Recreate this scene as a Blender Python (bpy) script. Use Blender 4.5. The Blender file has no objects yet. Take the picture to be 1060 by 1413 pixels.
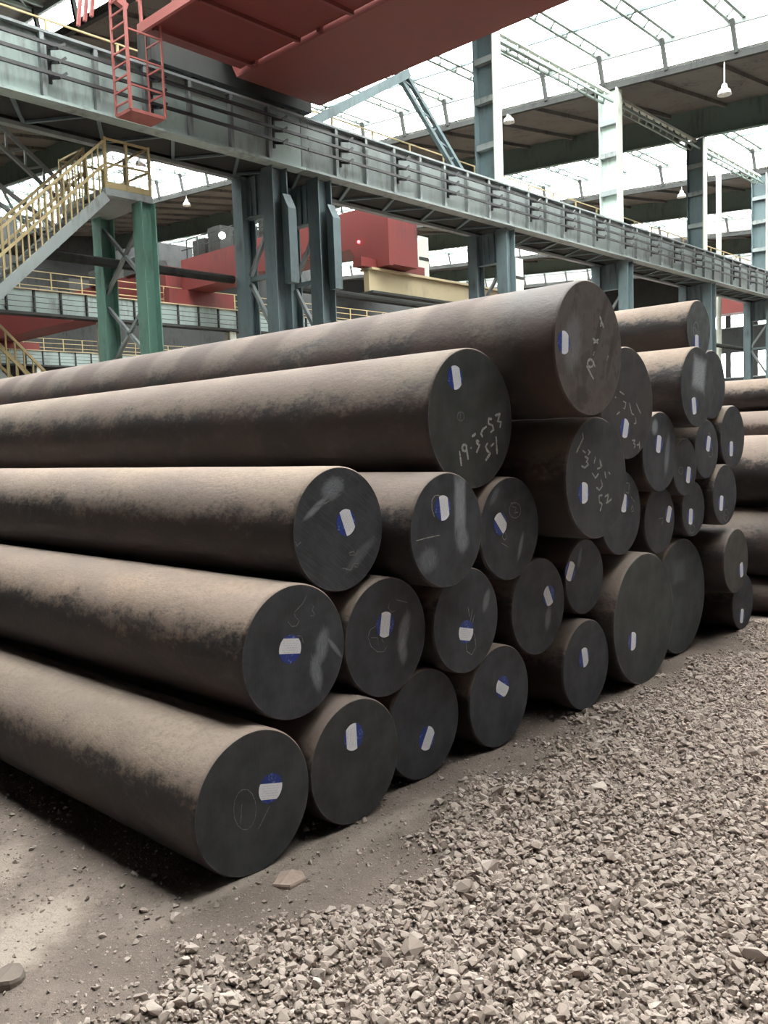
import bpy, bmesh, math, random
import numpy as np
from mathutils import Matrix, Vector
random.seed(7); rng = np.random.default_rng(7)
C = bpy.context.scene.collection
sc = bpy.context.scene

# ------------------------------------------------------------------ camera
F_PX, YAW, PITCH, ROLL, EYE = 1185.098, 0.822748, -0.0862457, -0.0370957, 1.6
fw = Vector((math.sin(YAW)*math.cos(PITCH), math.cos(YAW)*math.cos(PITCH), math.sin(PITCH)))
rt = Vector((math.cos(YAW), -math.sin(YAW), 0)); up = rt.cross(fw)
r2 = rt*math.cos(ROLL)+up*math.sin(ROLL); u2 = -rt*math.sin(ROLL)+up*math.cos(ROLL)
cam = bpy.data.cameras.new('camera'); co = bpy.data.objects.new('camera', cam); C.objects.link(co)
cam.sensor_fit = 'VERTICAL'; cam.sensor_height = 36.0; cam.sensor_width = 27.0
cam.lens = F_PX/1413*36; cam.clip_end = 500; cam.clip_start = .05
M = Matrix((r2, u2, -fw)).transposed().to_4x4(); M.translation = Vector((0, 0, EYE))
co.matrix_world = M; sc.camera = co

# ------------------------------------------------------------------ sky and exposure
w = bpy.data.worlds.new('overcast_sky'); sc.world = w; w.use_nodes = True
bg = w.node_tree.nodes['Background']; bg.inputs[0].default_value = (1.0, .99, .975, 1); bg.inputs[1].default_value = 14.5
sc.view_settings.view_transform = 'Standard'; sc.view_settings.look = 'None'
sc.view_settings.gamma = 1; sc.view_settings.use_curve_mapping = False
sc.view_settings.exposure = 0.35
sc.cycles.max_bounces = 8; sc.cycles.diffuse_bounces = 4; sc.cycles.transparent_max_bounces = 12
sc.cycles.use_denoising = True; sc.cycles.sample_clamp_indirect = 8

# ------------------------------------------------------------------ materials
def nt(name):
    m = bpy.data.materials.new(name); m.use_nodes = True
    return m, m.node_tree.nodes, m.node_tree.links, m.node_tree.nodes['Principled BSDF']
def ramp(n, stops):
    r = n.new('ShaderNodeValToRGB'); e = r.color_ramp.elements
    e[0].position, e[0].color = stops[0][0], (*stops[0][1], 1)
    e[1].position, e[1].color = stops[-1][0], (*stops[-1][1], 1)
    for p, c in stops[1:-1]:
        x = e.new(p); x.color = (*c, 1)
    return r
def mixc(n, l, fac, a, b):
    x = n.new('ShaderNodeMix'); x.data_type = 'RGBA'
    for s, v in ((0, fac), (6, a), (7, b)):
        if hasattr(v, 'links'): l.new(v, x.inputs[s])
        elif isinstance(v, (int, float)): x.inputs[s].default_value = v
        else: x.inputs[s].default_value = (*v, 1)
    return x.outputs[2]
def math_(n, l, op, a, b=None, clamp=False):
    x = n.new('ShaderNodeMath'); x.operation = op; x.use_clamp = clamp
    for i, v in enumerate((a, b)):
        if v is None: continue
        if hasattr(v, 'links'): l.new(v, x.inputs[i])
        else: x.inputs[i].default_value = v
    return x.outputs[0]
def noise(n, l, vec, scale, detail=4, rough=.6, dims='3D'):
    t = n.new('ShaderNodeTexNoise'); t.noise_dimensions = dims
    t.inputs['Scale'].default_value = scale; t.inputs['Detail'].default_value = detail; t.inputs['Roughness'].default_value = rough
    if vec is not None: l.new(vec, t.inputs['Vector'])
    return t
def mapr(n, l, v, a, b, c=0., d=1., smooth=True):
    x = n.new('ShaderNodeMapRange'); x.interpolation_type = 'SMOOTHSTEP' if smooth else 'LINEAR'
    l.new(v, x.inputs[0])
    for i, k in enumerate((a, b, c, d)): x.inputs[i+1].default_value = k
    return x.outputs[0]
def mapping(n, l, vec, loc=(0, 0, 0), rot=(0, 0, 0), scale=(1, 1, 1), kind='POINT'):
    m = n.new('ShaderNodeMapping'); m.vector_type = kind; l.new(vec, m.inputs[0])
    m.inputs[1].default_value = loc; m.inputs[2].default_value = rot; m.inputs[3].default_value = scale
    return m.outputs[0]
def bump(n, l, b, h, dist, strength=1.):
    x = n.new('ShaderNodeBump'); x.inputs['Distance'].default_value = dist; x.inputs['Strength'].default_value = strength
    l.new(h, x.inputs['Height']); l.new(x.outputs[0], b.inputs['Normal'])
def paint(name, col, dirt=(.05, .045, .04), amt=.5, rough=.6, scale=.9, spec=.2):
    m, n, l, b = nt(name)
    tc = n.new('ShaderNodeTexCoord')
    t = noise(n, l, tc.outputs['Object'], scale, 6, .65)
    t2 = noise(n, l, mapping(n, l, tc.outputs['Object'], scale=(3, 3, .5)), 2.2, 5, .6)
    f = math_(n, l, 'MULTIPLY', mapr(n, l, t.outputs[0], .42, .72), mapr(n, l, t2.outputs[0], .35, .7))
    f = math_(n, l, 'MULTIPLY', f, amt*1.6, True)
    l.new(mixc(n, l, f, col, dirt), b.inputs['Base Color']); b.inputs['Roughness'].default_value = rough; b.inputs['Specular IOR Level'].default_value = spec
    return m
def plain(name, col, rough=.6, metal=0., emit=0.):
    m, n, l, b = nt(name); b.inputs['Base Color'].default_value = (*col, 1)
    b.inputs['Roughness'].default_value = rough; b.inputs['Metallic'].default_value = metal
    if emit: b.inputs['Emission Color'].default_value = (*col, 1); b.inputs['Emission Strength'].default_value = emit
    return m
def pane_mat():
    m, n, l, b = nt('skylight_sheet')
    t = n.new('ShaderNodeBsdfTransparent'); t.inputs[0].default_value = (.93, .95, .95, 1)
    d = n.new('ShaderNodeBsdfTranslucent'); d.inputs[0].default_value = (.85, .86, .84, 1)
    x = n.new('ShaderNodeMixShader'); x.inputs[0].default_value = .2
    l.new(t.outputs[0], x.inputs[1]); l.new(d.outputs[0], x.inputs[2]); l.new(x.outputs[0], n['Material Output'].inputs[0])
    return m

MT = dict(
    teal=paint('weathered_teal_paint', (.30, .37, .35), (.13, .13, .12), .6),
    slate=paint('slate_blue_paint', (.125, .17, .18), (.06, .06, .055), .5),
    grey=paint('grey_paint', (.24, .27, .27), (.08, .075, .07), .6),
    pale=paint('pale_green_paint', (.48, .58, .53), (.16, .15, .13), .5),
    cream=paint('cream_green_paint', (.52, .56, .49), (.2, .19, .15), .4),
    green=paint('stair_green_paint', (.125, .25, .20), (.05, .06, .05), .5),
    red=paint('crane_red_paint', (.15, .042, .038), (.09, .045, .04), .5, .5, .35),
    darkred=paint('sooty_red_paint', (.14, .030, .028), (.06, .03, .03), .6, .55, .35),
    pink=paint('faded_red_paint', (.32, .105, .095), (.2, .08, .07), .4),
    yellow=paint('faded_yellow_paint', (.36, .29, .155), (.2, .16, .1), .5),
    tan=paint('tan_paint', (.36, .30, .19), (.2, .17, .13), .4),
    dark=paint('sooty_steel', (.05, .052, .05), (.02, .02, .02), .5, .9, .9, .05),
    girder=paint('worn_shaded_girder_paint', (.215, .245, .24), (.09, .09, .085), .6),
    deck=paint('sooty_roof_deck', (.125, .12, .11), (.05, .05, .045), .6, .9, .9, .05),
    beamgreen=paint('dark_green_roof_beam', (.12, .17, .15), (.05, .06, .05), .5),
    wall=paint('dusty_wall_sheet', (.045, .047, .047), (.02, .02, .02), .5, .95, .9, .03),
    rail=plain('black_conductor', (.025, .025, .027), .5),
    lace=paint('lattice_green', (.19, .24, .215), (.1, .1, .09), .4),
    lampwhite=plain('lamp_enamel', (.75, .76, .74), .4),
    lit=plain('lit_lamp', (1, .97, .9), .4, 0, 14.), litred=plain('lit_red_lamp', (1, .08, .1), .4, 0, 6.),
    pane=pane_mat(),
)
def bar_mat():
    m, n, l, b = nt('hot_rolled_steel')
    tc = n.new('ShaderNodeTexCoord'); oi = n.new('ShaderNodeObjectInfo'); g = n.new('ShaderNodeNewGeometry')
    off = n.new('ShaderNodeVectorMath'); off.operation = 'ADD'; l.new(tc.outputs['Object'], off.inputs[0])
    cx = n.new('ShaderNodeCombineXYZ'); l.new(math_(n, l, 'MULTIPLY', oi.outputs['Random'], 40), cx.inputs[1]); l.new(cx.outputs[0], off.inputs[1])
    v = off.outputs[0]
    big = noise(n, l, mapping(n, l, v, scale=(1.6, .7, 1.6)), 1.6, 5, .6)
    med = noise(n, l, mapping(n, l, v, scale=(1, .5, 1)), 9, 8, .72)
    fine = noise(n, l, v, 70, 4, .7)
    sc_ = n.new('ShaderNodeSeparateColor'); l.new(oi.outputs['Color'], sc_.inputs[0])
    base = ramp(n, [(.3, (.022, .020, .020)), (.5, (.036, .029, .028)), (.72, (.065, .042, .035))]); l.new(big.outputs[0], base.inputs[0])
    col = mixc(n, l, math_(n, l, 'MULTIPLY', mapr(n, l, med.outputs[0], .50, .68), .5), base.outputs[0], (.085, .073, .07))
    # brown roll rings along the bar (blue channel)
    wv = n.new('ShaderNodeTexWave'); wv.wave_type = 'BANDS'; wv.bands_direction = 'Y'; wv.inputs['Scale'].default_value = .42
    wv.inputs['Distortion'].default_value = 2.6; wv.inputs['Detail'].default_value = 3; l.new(mapping(n, l, v, rot=(0, 0, .2)), wv.inputs['Vector'])
    rf = math_(n, l, 'MULTIPLY', math_(n, l, 'MULTIPLY', mapr(n, l, wv.outputs[1], .3, .8), sc_.outputs[2]), .8)
    # settled dust on up-facing skin (red = how much, green = warmth)
    sx = n.new('ShaderNodeSeparateXYZ'); l.new(g.outputs['Normal'], sx.inputs[0])
    nz = math_(n, l, 'ADD', sx.outputs[2], math_(n, l, 'MULTIPLY', math_(n, l, 'SUBTRACT', med.outputs[0], .5), 1.1))
    nz = math_(n, l, 'ADD', nz, math_(n, l, 'MULTIPLY', math_(n, l, 'SUBTRACT', big.outputs[0], .5), .6))
    flake = noise(n, l, mapping(n, l, v, scale=(1, .7, 1)), 38, 6, .75)
    nz = math_(n, l, 'ADD', nz, math_(n, l, 'MULTIPLY', math_(n, l, 'SUBTRACT', flake.outputs[0], .5), .9))
    d = mapr(n, l, nz, .14, .60)
    sy = n.new('ShaderNodeSeparateXYZ'); l.new(tc.outputs['Object'], sy.inputs[0])
    endk = math_(n, l, 'MULTIPLY', mapr(n, l, math_(n, l, 'ADD', sy.outputs[1], math_(n, l, 'MULTIPLY', math_(n, l, 'SUBTRACT', big.outputs[0], .5), .35)), .5, .28), sc_.outputs[2])
    d = math_(n, l, 'MULTIPLY', d, math_(n, l, 'SUBTRACT', 1., math_(n, l, 'MULTIPLY', endk, .85)))
    d = math_(n, l, 'MULTIPLY', d, sc_.outputs[0])
    d = math_(n, l, 'MULTIPLY', d, mapr(n, l, fine.outputs[0], .2, .5, .72, 1.))
    dust = mixc(n, l, sc_.outputs[1], (.36, .295, .235), (.43, .305, .23))
    dust = mixc(n, l, mapr(n, l, flake.outputs[0], .42, .75, 0, .5), dust, (.15, .115, .095))
    dust = mixc(n, l, mapr(n, l, big.outputs[0], .35, .65), dust, (.29, .225, .19))
    col = mixc(n, l, d, col, dust)
    col = mixc(n, l, rf, col, (.085, .052, .044))
    l.new(col, b.inputs['Base Color'])
    l.new(mapr(n, l, d, 0, 1, .55, .9), b.inputs['Roughness'])
    h = math_(n, l, 'ADD', math_(n, l, 'MULTIPLY', med.outputs[0], 1.), math_(n, l, 'MULTIPLY', flake.outputs[0], .5))
    bump(n, l, b, h, .006, .8)
    return m
def face_mat(name, r, patches=(), base=(.050, .053, .060), streak=.3, sa=1.57, brown=0.):
    """sawn end face; patches = smears (u, v, half length, half width, angle, strength, streakiness) in units of r"""
    m, n, l, b = nt(name); tc = n.new('ShaderNodeTexCoord')
    v = mapping(n, l, tc.outputs['Object'], scale=(1/r, 1/r, 1/r))
    t = noise(n, l, v, 2.2, 5, .6)
    s = noise(n, l, mapping(n, l, mapping(n, l, v, rot=(0, sa, 0)), scale=(1.2, 1, 26)), 1.6, 6, .65)
    f = noise(n, l, v, 40, 3, .6)
    c0 = tuple(x*.72 for x in base); c1 = tuple(x*1.3 for x in base)
    col = mixc(n, l, mapr(n, l, t.outputs[0], .3, .7), c0, c1)
    if brown: col = mixc(n, l, math_(n, l, 'MULTIPLY', mapr(n, l, t.outputs[0], .5, .62), brown), col, (.048, .036, .028))
    col = mixc(n, l, math_(n, l, 'MULTIPLY', mapr(n, l, s.outputs[0], .45, .75), streak), col, (.095, .10, .107))
    col = mixc(n, l, math_(n, l, 'MULTIPLY', mapr(n, l, f.outputs[0], .5, .8), .25), col, (.065, .068, .072))
    for (u, w_, a, c_, ang, st, sk) in patches:
        p = mapping(n, l, v, loc=(u, 0, w_), rot=(0, -ang, 0), scale=(a, 1, c_), kind='TEXTURE')
        sx = n.new('ShaderNodeSeparateXYZ'); l.new(p, sx.inputs[0])
        nn = noise(n, l, mapping(n, l, p, scale=(.8, 1, 3.5)), 2.2, 6, .7)
        ax = math_(n, l, 'ABSOLUTE', sx.outputs[0]); az = math_(n, l, 'ABSOLUTE', sx.outputs[2])
        if sk < .5: dd = math_(n, l, 'MAXIMUM', ax, az)
        else: dd = math_(n, l, 'SQRT', math_(n, l, 'ADD', math_(n, l, 'MULTIPLY', ax, ax), math_(n, l, 'MULTIPLY', az, az)))
        dd = math_(n, l, 'ADD', dd, math_(n, l, 'MULTIPLY', math_(n, l, 'SUBTRACT', nn.outputs[0], .5), 1.9*sk))
        k = mapr(n, l, dd, 1.05, .45)
        k = math_(n, l, 'MULTIPLY', k, mapr(n, l, nn.outputs[0], .3, .62, 1-.75*sk, 1.))
        fi = noise(n, l, mapping(n, l, p, scale=(1, 1, 6)), 5, 4, .7)
        k = math_(n, l, 'MULTIPLY', k, mapr(n, l, fi.outputs[0], .34, .58, .45, 1.))
        col = mixc(n, l, math_(n, l, 'MULTIPLY', k, abs(st)), col, (.44, .47, .52) if st > 0 else (.022, .018, .014))
    # bright burr along the cut edge
    ln = n.new('ShaderNodeVectorMath'); ln.operation = 'LENGTH'; l.new(mapping(n, l, v, scale=(1, 0, 1)), ln.inputs[0])
    e = math_(n, l, 'MULTIPLY', mapr(n, l, ln.outputs['Value'], .955, .985), mapr(n, l, t.outputs[0], .42, .62))
    col = mixc(n, l, math_(n, l, 'MULTIPLY', e, .75), col, (.17, .162, .15))
    l.new(col, b.inputs['Base Color']); b.inputs['Roughness'].default_value = .62; b.inputs['Specular IOR Level'].default_value = .35
    bump(n, l, b, s.outputs[0], .002, .5)
    return m
def chalk_mat(k):
    m, n, l, b = nt('chalk'); tc = n.new('ShaderNodeTexCoord')
    t = noise(n, l, tc.outputs['Object'], 110, 4, .7)
    a = tuple(.04+k*x for x in (.5, .5, .48)); c = tuple(.035+.4*k*x for x in (.5, .5, .49))
    l.new(mixc(n, l, mapr(n, l, t.outputs[0], .38, .58), c, a), b.inputs['Base Color']); b.inputs['Roughness'].default_value = .9
    return m
def label_mat():
    m, n, l, b = nt('printed_label'); tc = n.new('ShaderNodeTexCoord')
    sx = n.new('ShaderNodeSeparateXYZ'); l.new(tc.outputs['Object'], sx.inputs[0])
    rows = math_(n, l, 'SINE', math_(n, l, 'MULTIPLY', sx.outputs[2], 2*math.pi/.009))
    t = noise(n, l, mapping(n, l, tc.outputs['Object'], scale=(420, 1, 110)), 1, 1, .5)
    inn = math_(n, l, 'LESS_THAN', math_(n, l, 'ABSOLUTE', sx.outputs[0]), .040)
    k = math_(n, l, 'MULTIPLY', math_(n, l, 'GREATER_THAN', rows, .2), mapr(n, l, t.outputs[0], .45, .55))
    k = math_(n, l, 'MULTIPLY', math_(n, l, 'MULTIPLY', k, inn), .5)
    l.new(mixc(n, l, k, (.88, .89, .94), (.36, .38, .44)), b.inputs['Base Color']); b.inputs['Roughness'].default_value = .45
    return m
def blue_mat():
    m, n, l, b = nt('blue_print'); tc = n.new('ShaderNodeTexCoord')
    t = noise(n, l, tc.outputs['Object'], 75, 2, .5)
    sx = n.new('ShaderNodeSeparateXYZ'); l.new(tc.outputs['Object'], sx.inputs[0])
    inn = math_(n, l, 'LESS_THAN', math_(n, l, 'ABSOLUTE', sx.outputs[0]), .018)
    k = math_(n, l, 'MULTIPLY', mapr(n, l, t.outputs[0], .55, .60), math_(n, l, 'MULTIPLY', inn, .6))
    l.new(mixc(n, l, k, (.018, .045, .26), (.2, .3, .6)), b.inputs['Base Color']); b.inputs['Roughness'].default_value = .4
    return m
def stone_mat(island):
    m, n, l, b = nt('crushed_stone_'+('loose' if island else 'single')); tc = n.new('ShaderNodeTexCoord')
    if island: rnd = n.new('ShaderNodeNewGeometry').outputs['Random Per Island']
    else: rnd = n.new('ShaderNodeObjectInfo').outputs['Random']
    r = ramp(n, [(0, (.27, .215, .185)), (.25, (.37, .305, .262)), (.6, (.42, .352, .305)), (.94, (.47, .398, .35)), (1, (.58, .50, .44))]); l.new(rnd, r.inputs[0])
    t = noise(n, l, tc.outputs['Object'], 60 if island else 25, 5, .7)
    l.new(mixc(n, l, mapr(n, l, t.outputs[0], .35, .7, 0, .35), r.outputs[0], (.28, .225, .195)), b.inputs['Base Color'])
    b.inputs['Roughness'].default_value = .95; b.inputs['Specular IOR Level'].default_value = .15
    return m
def floor_mat():
    m, n, l, b = nt('dusty_dirt'); tc = n.new('ShaderNodeTexCoord'); v = tc.outputs['Object']
    t = noise(n, l, v, 1.7, 7, .65); f = noise(n, l, v, 28, 7, .75); g = noise(n, l, v, 110, 4, .7)
    col = ramp(n, [(.3, (.15, .12, .10)), (.5, (.215, .172, .145)), (.68, (.30, .243, .205))]); l.new(t.outputs[0], col.inputs[0])
    c = mixc(n, l, mapr(n, l, f.outputs[0], .35, .7, 0, .6), col.outputs[0], (.20, .165, .14))
    c = mixc(n, l, mapr(n, l, g.outputs[0], .56, .72, 0, .65), c, (.46, .385, .33)); c = mixc(n, l, mapr(n, l, f.outputs[0], .56, .70, 0, .6), c, (.10, .08, .067))
    # pale trodden dust patches, left foreground
    for (x, y, sx_, sy_, a, st) in ((1.12, 2.78, .42, .20, .45, .75), (1.28, 3.35, .3, .16, .6, .45), (1.75, 2.52, .5, .12, 0, .4), (2.5, 2.36, .5, .08, .05, .3)):
        p = mapping(n, l, v, loc=(x, y, 0), rot=(0, 0, a), scale=(sx_, sy_, 1), kind='TEXTURE')
        ln = n.new('ShaderNodeVectorMath'); ln.operation = 'LENGTH'; l.new(mapping(n, l, p, scale=(1, 1, 0)), ln.inputs[0])
        dd = math_(n, l, 'ADD', ln.outputs['Value'], math_(n, l, 'MULTIPLY', math_(n, l, 'SUBTRACT', noise(n, l, v, 5, 6, .7).outputs[0], .5), 1.6))
        c = mixc(n, l, math_(n, l, 'MULTIPLY', mapr(n, l, dd, 1.1, .35), st), c, (.50, .42, .355))
    l.new(c, b.inputs['Base Color']); b.inputs['Roughness'].default_value = .95; b.inputs['Specular IOR Level'].default_value = .15
    h = math_(n, l, 'ADD', f.outputs[0], math_(n, l, 'MULTIPLY', g.outputs[0], .4)); bump(n, l, b, h, .02, .8)
    return m

# ------------------------------------------------------------------ builders
ROOT = {}
def tag(o, label=None, cat=None, group=None, kind=None):
    for k, v in (('label', label), ('category', cat), ('group', group), ('kind', kind)):
        if v: o[k] = v
    return o
def thing(name, loc, label, cat, group=None):
    o = bpy.data.objects.new(name, None); C.objects.link(o); o.location = loc; o.empty_display_size = .2
    ROOT[o.name] = Vector(loc); return tag(o, label, cat, group)
class MB:
    def __init__(s): s.v = []; s.f = []
    def box(s, x0, x1, y0, y1, z0, z1):
        i = len(s.v); s.v += [(x, y, z) for z in (z0, z1) for y in (y0, y1) for x in (x0, x1)]
        s.f += [tuple(i+k for k in q) for q in ((0, 2, 3, 1), (4, 5, 7, 6), (0, 1, 5, 4), (2, 6, 7, 3), (0, 4, 6, 2), (1, 3, 7, 5))]; return s
    def beam(s, a, b, w, h=None, upv=(0, 0, 1)):
        a = Vector(a); b = Vector(b); h = h or w; d = (b-a).normalized(); u = Vector(upv)
        if abs(d.dot(u)) > .98: u = Vector((0, 1, 0))
        sd = d.cross(u).normalized(); u = sd.cross(d); i = len(s.v)
        for p in (a, b): s.v += [tuple(p+sd*(w/2*q)+u*(h/2*r)) for q, r in ((-1, -1), (1, -1), (1, 1), (-1, 1))]
        s.f += [tuple(i+k for k in q) for q in ((3, 2, 1, 0), (4, 5, 6, 7), (0, 1, 5, 4), (1, 2, 6, 5), (2, 3, 7, 6), (3, 0, 4, 7))]; return s
    def cyl(s, a, b, r, n=10, r1=None):
        a = Vector(a); b = Vector(b); d = (b-a).normalized(); u = Vector((0, 0, 1)) if abs(d.z) < .9 else Vector((1, 0, 0))
        e = d.cross(u).normalized(); u = e.cross(d); i = len(s.v); r1 = r if r1 is None else r1
        for p, rr in ((a, r), (b, r1)): s.v += [tuple(p+(e*math.cos(2*math.pi*k/n)+u*math.sin(2*math.pi*k/n))*rr) for k in range(n)]
        s.f += [(i+k, i+n+k, i+n+(k+1) % n, i+(k+1) % n) for k in range(n)]
        s.f += [tuple(i+k for k in range(n)), tuple(i+n+k for k in reversed(range(n)))]; return s
    def prism(s, pts, axis, a, b):
        """polygon pts (2-D) extruded along axis 'x' 'y' 'z' from a to b"""
        i = len(s.v); n = len(pts)
        for t in (a, b):
            for p, q in pts: s.v.append({'x': (t, p, q), 'y': (p, t, q), 'z': (p, q, t)}[axis])
        s.f += [(i+k, i+(k+1) % n, i+n+(k+1) % n, i+n+k) for k in range(n)]
        s.f += [tuple(i+k for k in reversed(range(n))), tuple(i+n+k for k in range(n))]; return s
    def build(s, name, mat, parent=None, smooth=False, fix=True):
        org = Vector((0, 0, 0)); p = parent
        if parent is not None:
            while p.parent is not None: p = p.parent
            org = ROOT.get(p.name, Vector((0, 0, 0)))
        me = bpy.data.meshes.new(name); me.from_pydata([(x-org.x, y-org.y, z-org.z) for x, y, z in s.v], [], s.f)
        if fix:
            bm = bmesh.new(); bm.from_mesh(me); bmesh.ops.recalc_face_normals(bm, faces=bm.faces); bm.to_mesh(me); bm.free()
        me.materials.append(mat); me.update()
        if smooth: me.polygons.foreach_set('use_smooth', [True]*len(me.polygons))
        o = bpy.data.objects.new(name, me); C.objects.link(o)
        if parent is not None: o.parent = parent
        return o
def box(*a): return MB().box(*a)
def rep(o, offs):
    """copies of a part (sharing its mesh) shifted by offs"""
    out = [o]
    for d in offs:
        c = o.copy(); c.location = o.location+Vector(d); C.objects.link(c); out.append(c)
    return out
def structure(o): o['kind'] = 'structure'; return o
def roof(y): return 14.42+.0715*(y-16.3)

# ------------------------------------------------------------------ ground
class VN:
    """smooth value noise on a random lattice"""
    def __init__(s, seed): s.t = np.random.default_rng(seed).random((256, 256))
    def __call__(s, x, y, f):
        x = np.asarray(x)*f; y = np.asarray(y)*f; i = np.floor(x).astype(int); j = np.floor(y).astype(int); a = x-i; b = y-j
        a = a*a*(3-2*a); b = b*b*(3-2*b); t = s.t
        g = lambda p, q: t[p % 256, q % 256]
        return (g(i, j)*(1-a)+g(i+1, j)*a)*(1-b)+(g(i, j+1)*(1-a)+g(i+1, j+1)*a)*b
vn = VN(3)
def edge_y(x): return np.interp(x, [0, 2.5, 3.6, 9], [2.26, 2.22, 2.46, 2.5])
def gravel(x, y):
    e = edge_y(x)+(vn(x, y, 2.3)-.5)*.4+(vn(x+9, y, 7)-.5)*.3
    return np.clip((e-y)/.55+.1, 0, 1)
def ground(x, y):
    x = np.asarray(x, float); y = np.asarray(y, float)
    near = np.clip((y-2.35)/.3, 0, 1)
    h = (vn(x, y, 1.3)-.5)*.03+(vn(x+50, y, 4)-.5)*.014+(vn(x, y+30, 11)-.5)*.010
    return h*(1-.6*near)-.012*near+.012*gravel(x, y)
xs = np.concatenate([np.linspace(-8, .2, 10)[:-1], np.arange(.2, 8.8, .045), np.linspace(9, 87, 30)])
ys = np.concatenate([np.linspace(-6, .0, 8)[:-1], np.arange(.0, 5, .045), np.linspace(5.2, 66, 30)])
X, Y = np.meshgrid(xs, ys, indexing='ij'); Z = ground(X, Y)
nx, ny = X.shape; idx = np.arange(nx*ny).reshape(nx, ny)
def quick_mesh(name, co_, tris, mat, smooth=False):
    me = bpy.data.meshes.new(name); k = tris.shape[1]
    me.vertices.add(len(co_)); me.vertices.foreach_set('co', co_.astype(np.float32).ravel())
    me.loops.add(tris.size); me.loops.foreach_set('vertex_index', tris.astype(np.int32).ravel())
    me.polygons.add(len(tris)); me.polygons.foreach_set('loop_start', np.arange(0, tris.size, k, dtype=np.int32))
    me.polygons.foreach_set('use_smooth', np.full(len(tris), smooth)); me.materials.append(mat); me.update(calc_edges=True); me.validate()
    o = bpy.data.objects.new(name, me); C.objects.link(o); return o
quads = np.stack([idx[:-1, :-1], idx[1:, :-1], idx[1:, 1:], idx[:-1, 1:]], -1).reshape(-1, 4)
floor = structure(quick_mesh('floor', np.stack([X, Y, Z], -1).reshape(-1, 3), quads, floor_mat(), True))

def stone_proto(seed):
    r = np.random.default_rng(seed); p = r.normal(size=(15, 3)); p /= np.linalg.norm(p, axis=1)[:, None]
    p *= r.uniform(.9, 1.08, (15, 1))*np.array([1, r.uniform(.65, .95), r.uniform(.5, .75)])
    bm = bmesh.new()
    for q in p: bm.verts.new(q)
    res = bmesh.ops.convex_hull(bm, input=bm.verts)
    bmesh.ops.delete(bm, geom=[g for g in set(res['geom_interior']+res['geom_unused']) if isinstance(g, bmesh.types.BMVert)], context='VERTS')
    bmesh.ops.recalc_face_normals(bm, faces=bm.faces); bmesh.ops.triangulate(bm, faces=bm.faces); bm.verts.index_update()
    v = np.array([x.co[:] for x in bm.verts]); f = np.array([[q.index for q in t.verts] for t in bm.faces]); bm.free(); return v*.5, f
PR = [stone_proto(100+i) for i in range(10)]
def rots(n):
    q = rng.normal(size=(n, 4)); q[:, 1:3] *= .35; q /= np.linalg.norm(q, axis=1)[:, None]; a, x, y, z = q.T
    return np.stack([1-2*(y*y+z*z), 2*(x*y-z*a), 2*(x*z+y*a), 2*(x*y+z*a), 1-2*(x*x+z*z), 2*(y*z-x*a), 2*(x*z-y*a), 2*(y*z+x*a), 1-2*(x*x+y*y)], -1).reshape(n, 3, 3)
def inside(x, y, m):
    """the wedge of ground the aisle shows, widened by m"""
    a = (x-.92)*1.63+(y-2.39)*1.34 > -m*2.1
    b = -(x-2.26)*1.73+(y-.76)*5.14 > -m*5.4
    return a & b
n0 = 350000
px = rng.uniform(.1, 9.2, n0); py = rng.uniform(-.9, 4.3, n0)
g = gravel(px, py); keep = inside(px, py, np.minimum(.3+rng.exponential(.45, n0), 2.2)) & (rng.random(n0) < np.where(g > .05, .05+.95*g, .11*(px < 5)))
px, py, g = px[keep], py[keep], g[keep]
size = np.clip(np.exp(rng.normal(math.log(.0148), .45, len(px))), .008, .05)*np.where(g > .3, 1, .6)
pz = ground(px, py)+size*rng.uniform(-.05, .22, len(px))+.012*g*rng.random(len(px))
cos, trs, base = [], [], 0
which = rng.integers(0, len(PR), len(px))
for k, (v, f) in enumerate(PR):
    s = np.where(which == k)[0]
    R = rots(len(s)); p = np.einsum('nij,vj->nvi', R, v)*(size[s]*1.25)[:, None, None]+np.stack([px[s], py[s], pz[s]], -1)[:, None]
    cos.append(p.reshape(-1, 3)); trs.append((f[None]+(np.arange(len(s))*len(v))[:, None, None]+base).reshape(-1, 3)); base += len(s)*len(v)
gs = quick_mesh('gravel', np.concatenate(cos), np.concatenate(trs), stone_mat(True)); gs['kind'] = 'stuff'; gs.parent = floor
smat = stone_mat(False); smesh = []
for k, (v, f) in enumerate(PR):
    me = bpy.data.meshes.new('stone'); me.from_pydata(v.tolist(), [], f.tolist()); me.materials.append(smat); smesh.append(me)
n = 0
while n < 300:
    x, y = rng.uniform(.9, 7.5), rng.uniform(.7, 2.6)
    if not inside(np.float64(x), np.float64(y), -.02): continue
    gg = float(gravel(x, y)); far = math.hypot(x, y)
    if rng.random() > .04+.96*gg or rng.random() > (2.6/far)**1.5: continue
    o = bpy.data.objects.new('stone', smesh[n % 10]); C.objects.link(o); o.parent = floor
    s = min(.075, math.exp(rng.normal(math.log(.033), .28))*(.7+.3*gg)); o.scale = (s*1.25,)*3
    o.rotation_euler = (rng.normal()*.3, rng.normal()*.3, rng.uniform(0, 6.3))
    o.location = (x, y, float(ground(x, y))+s*.16+.012*gg); n += 1

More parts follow.
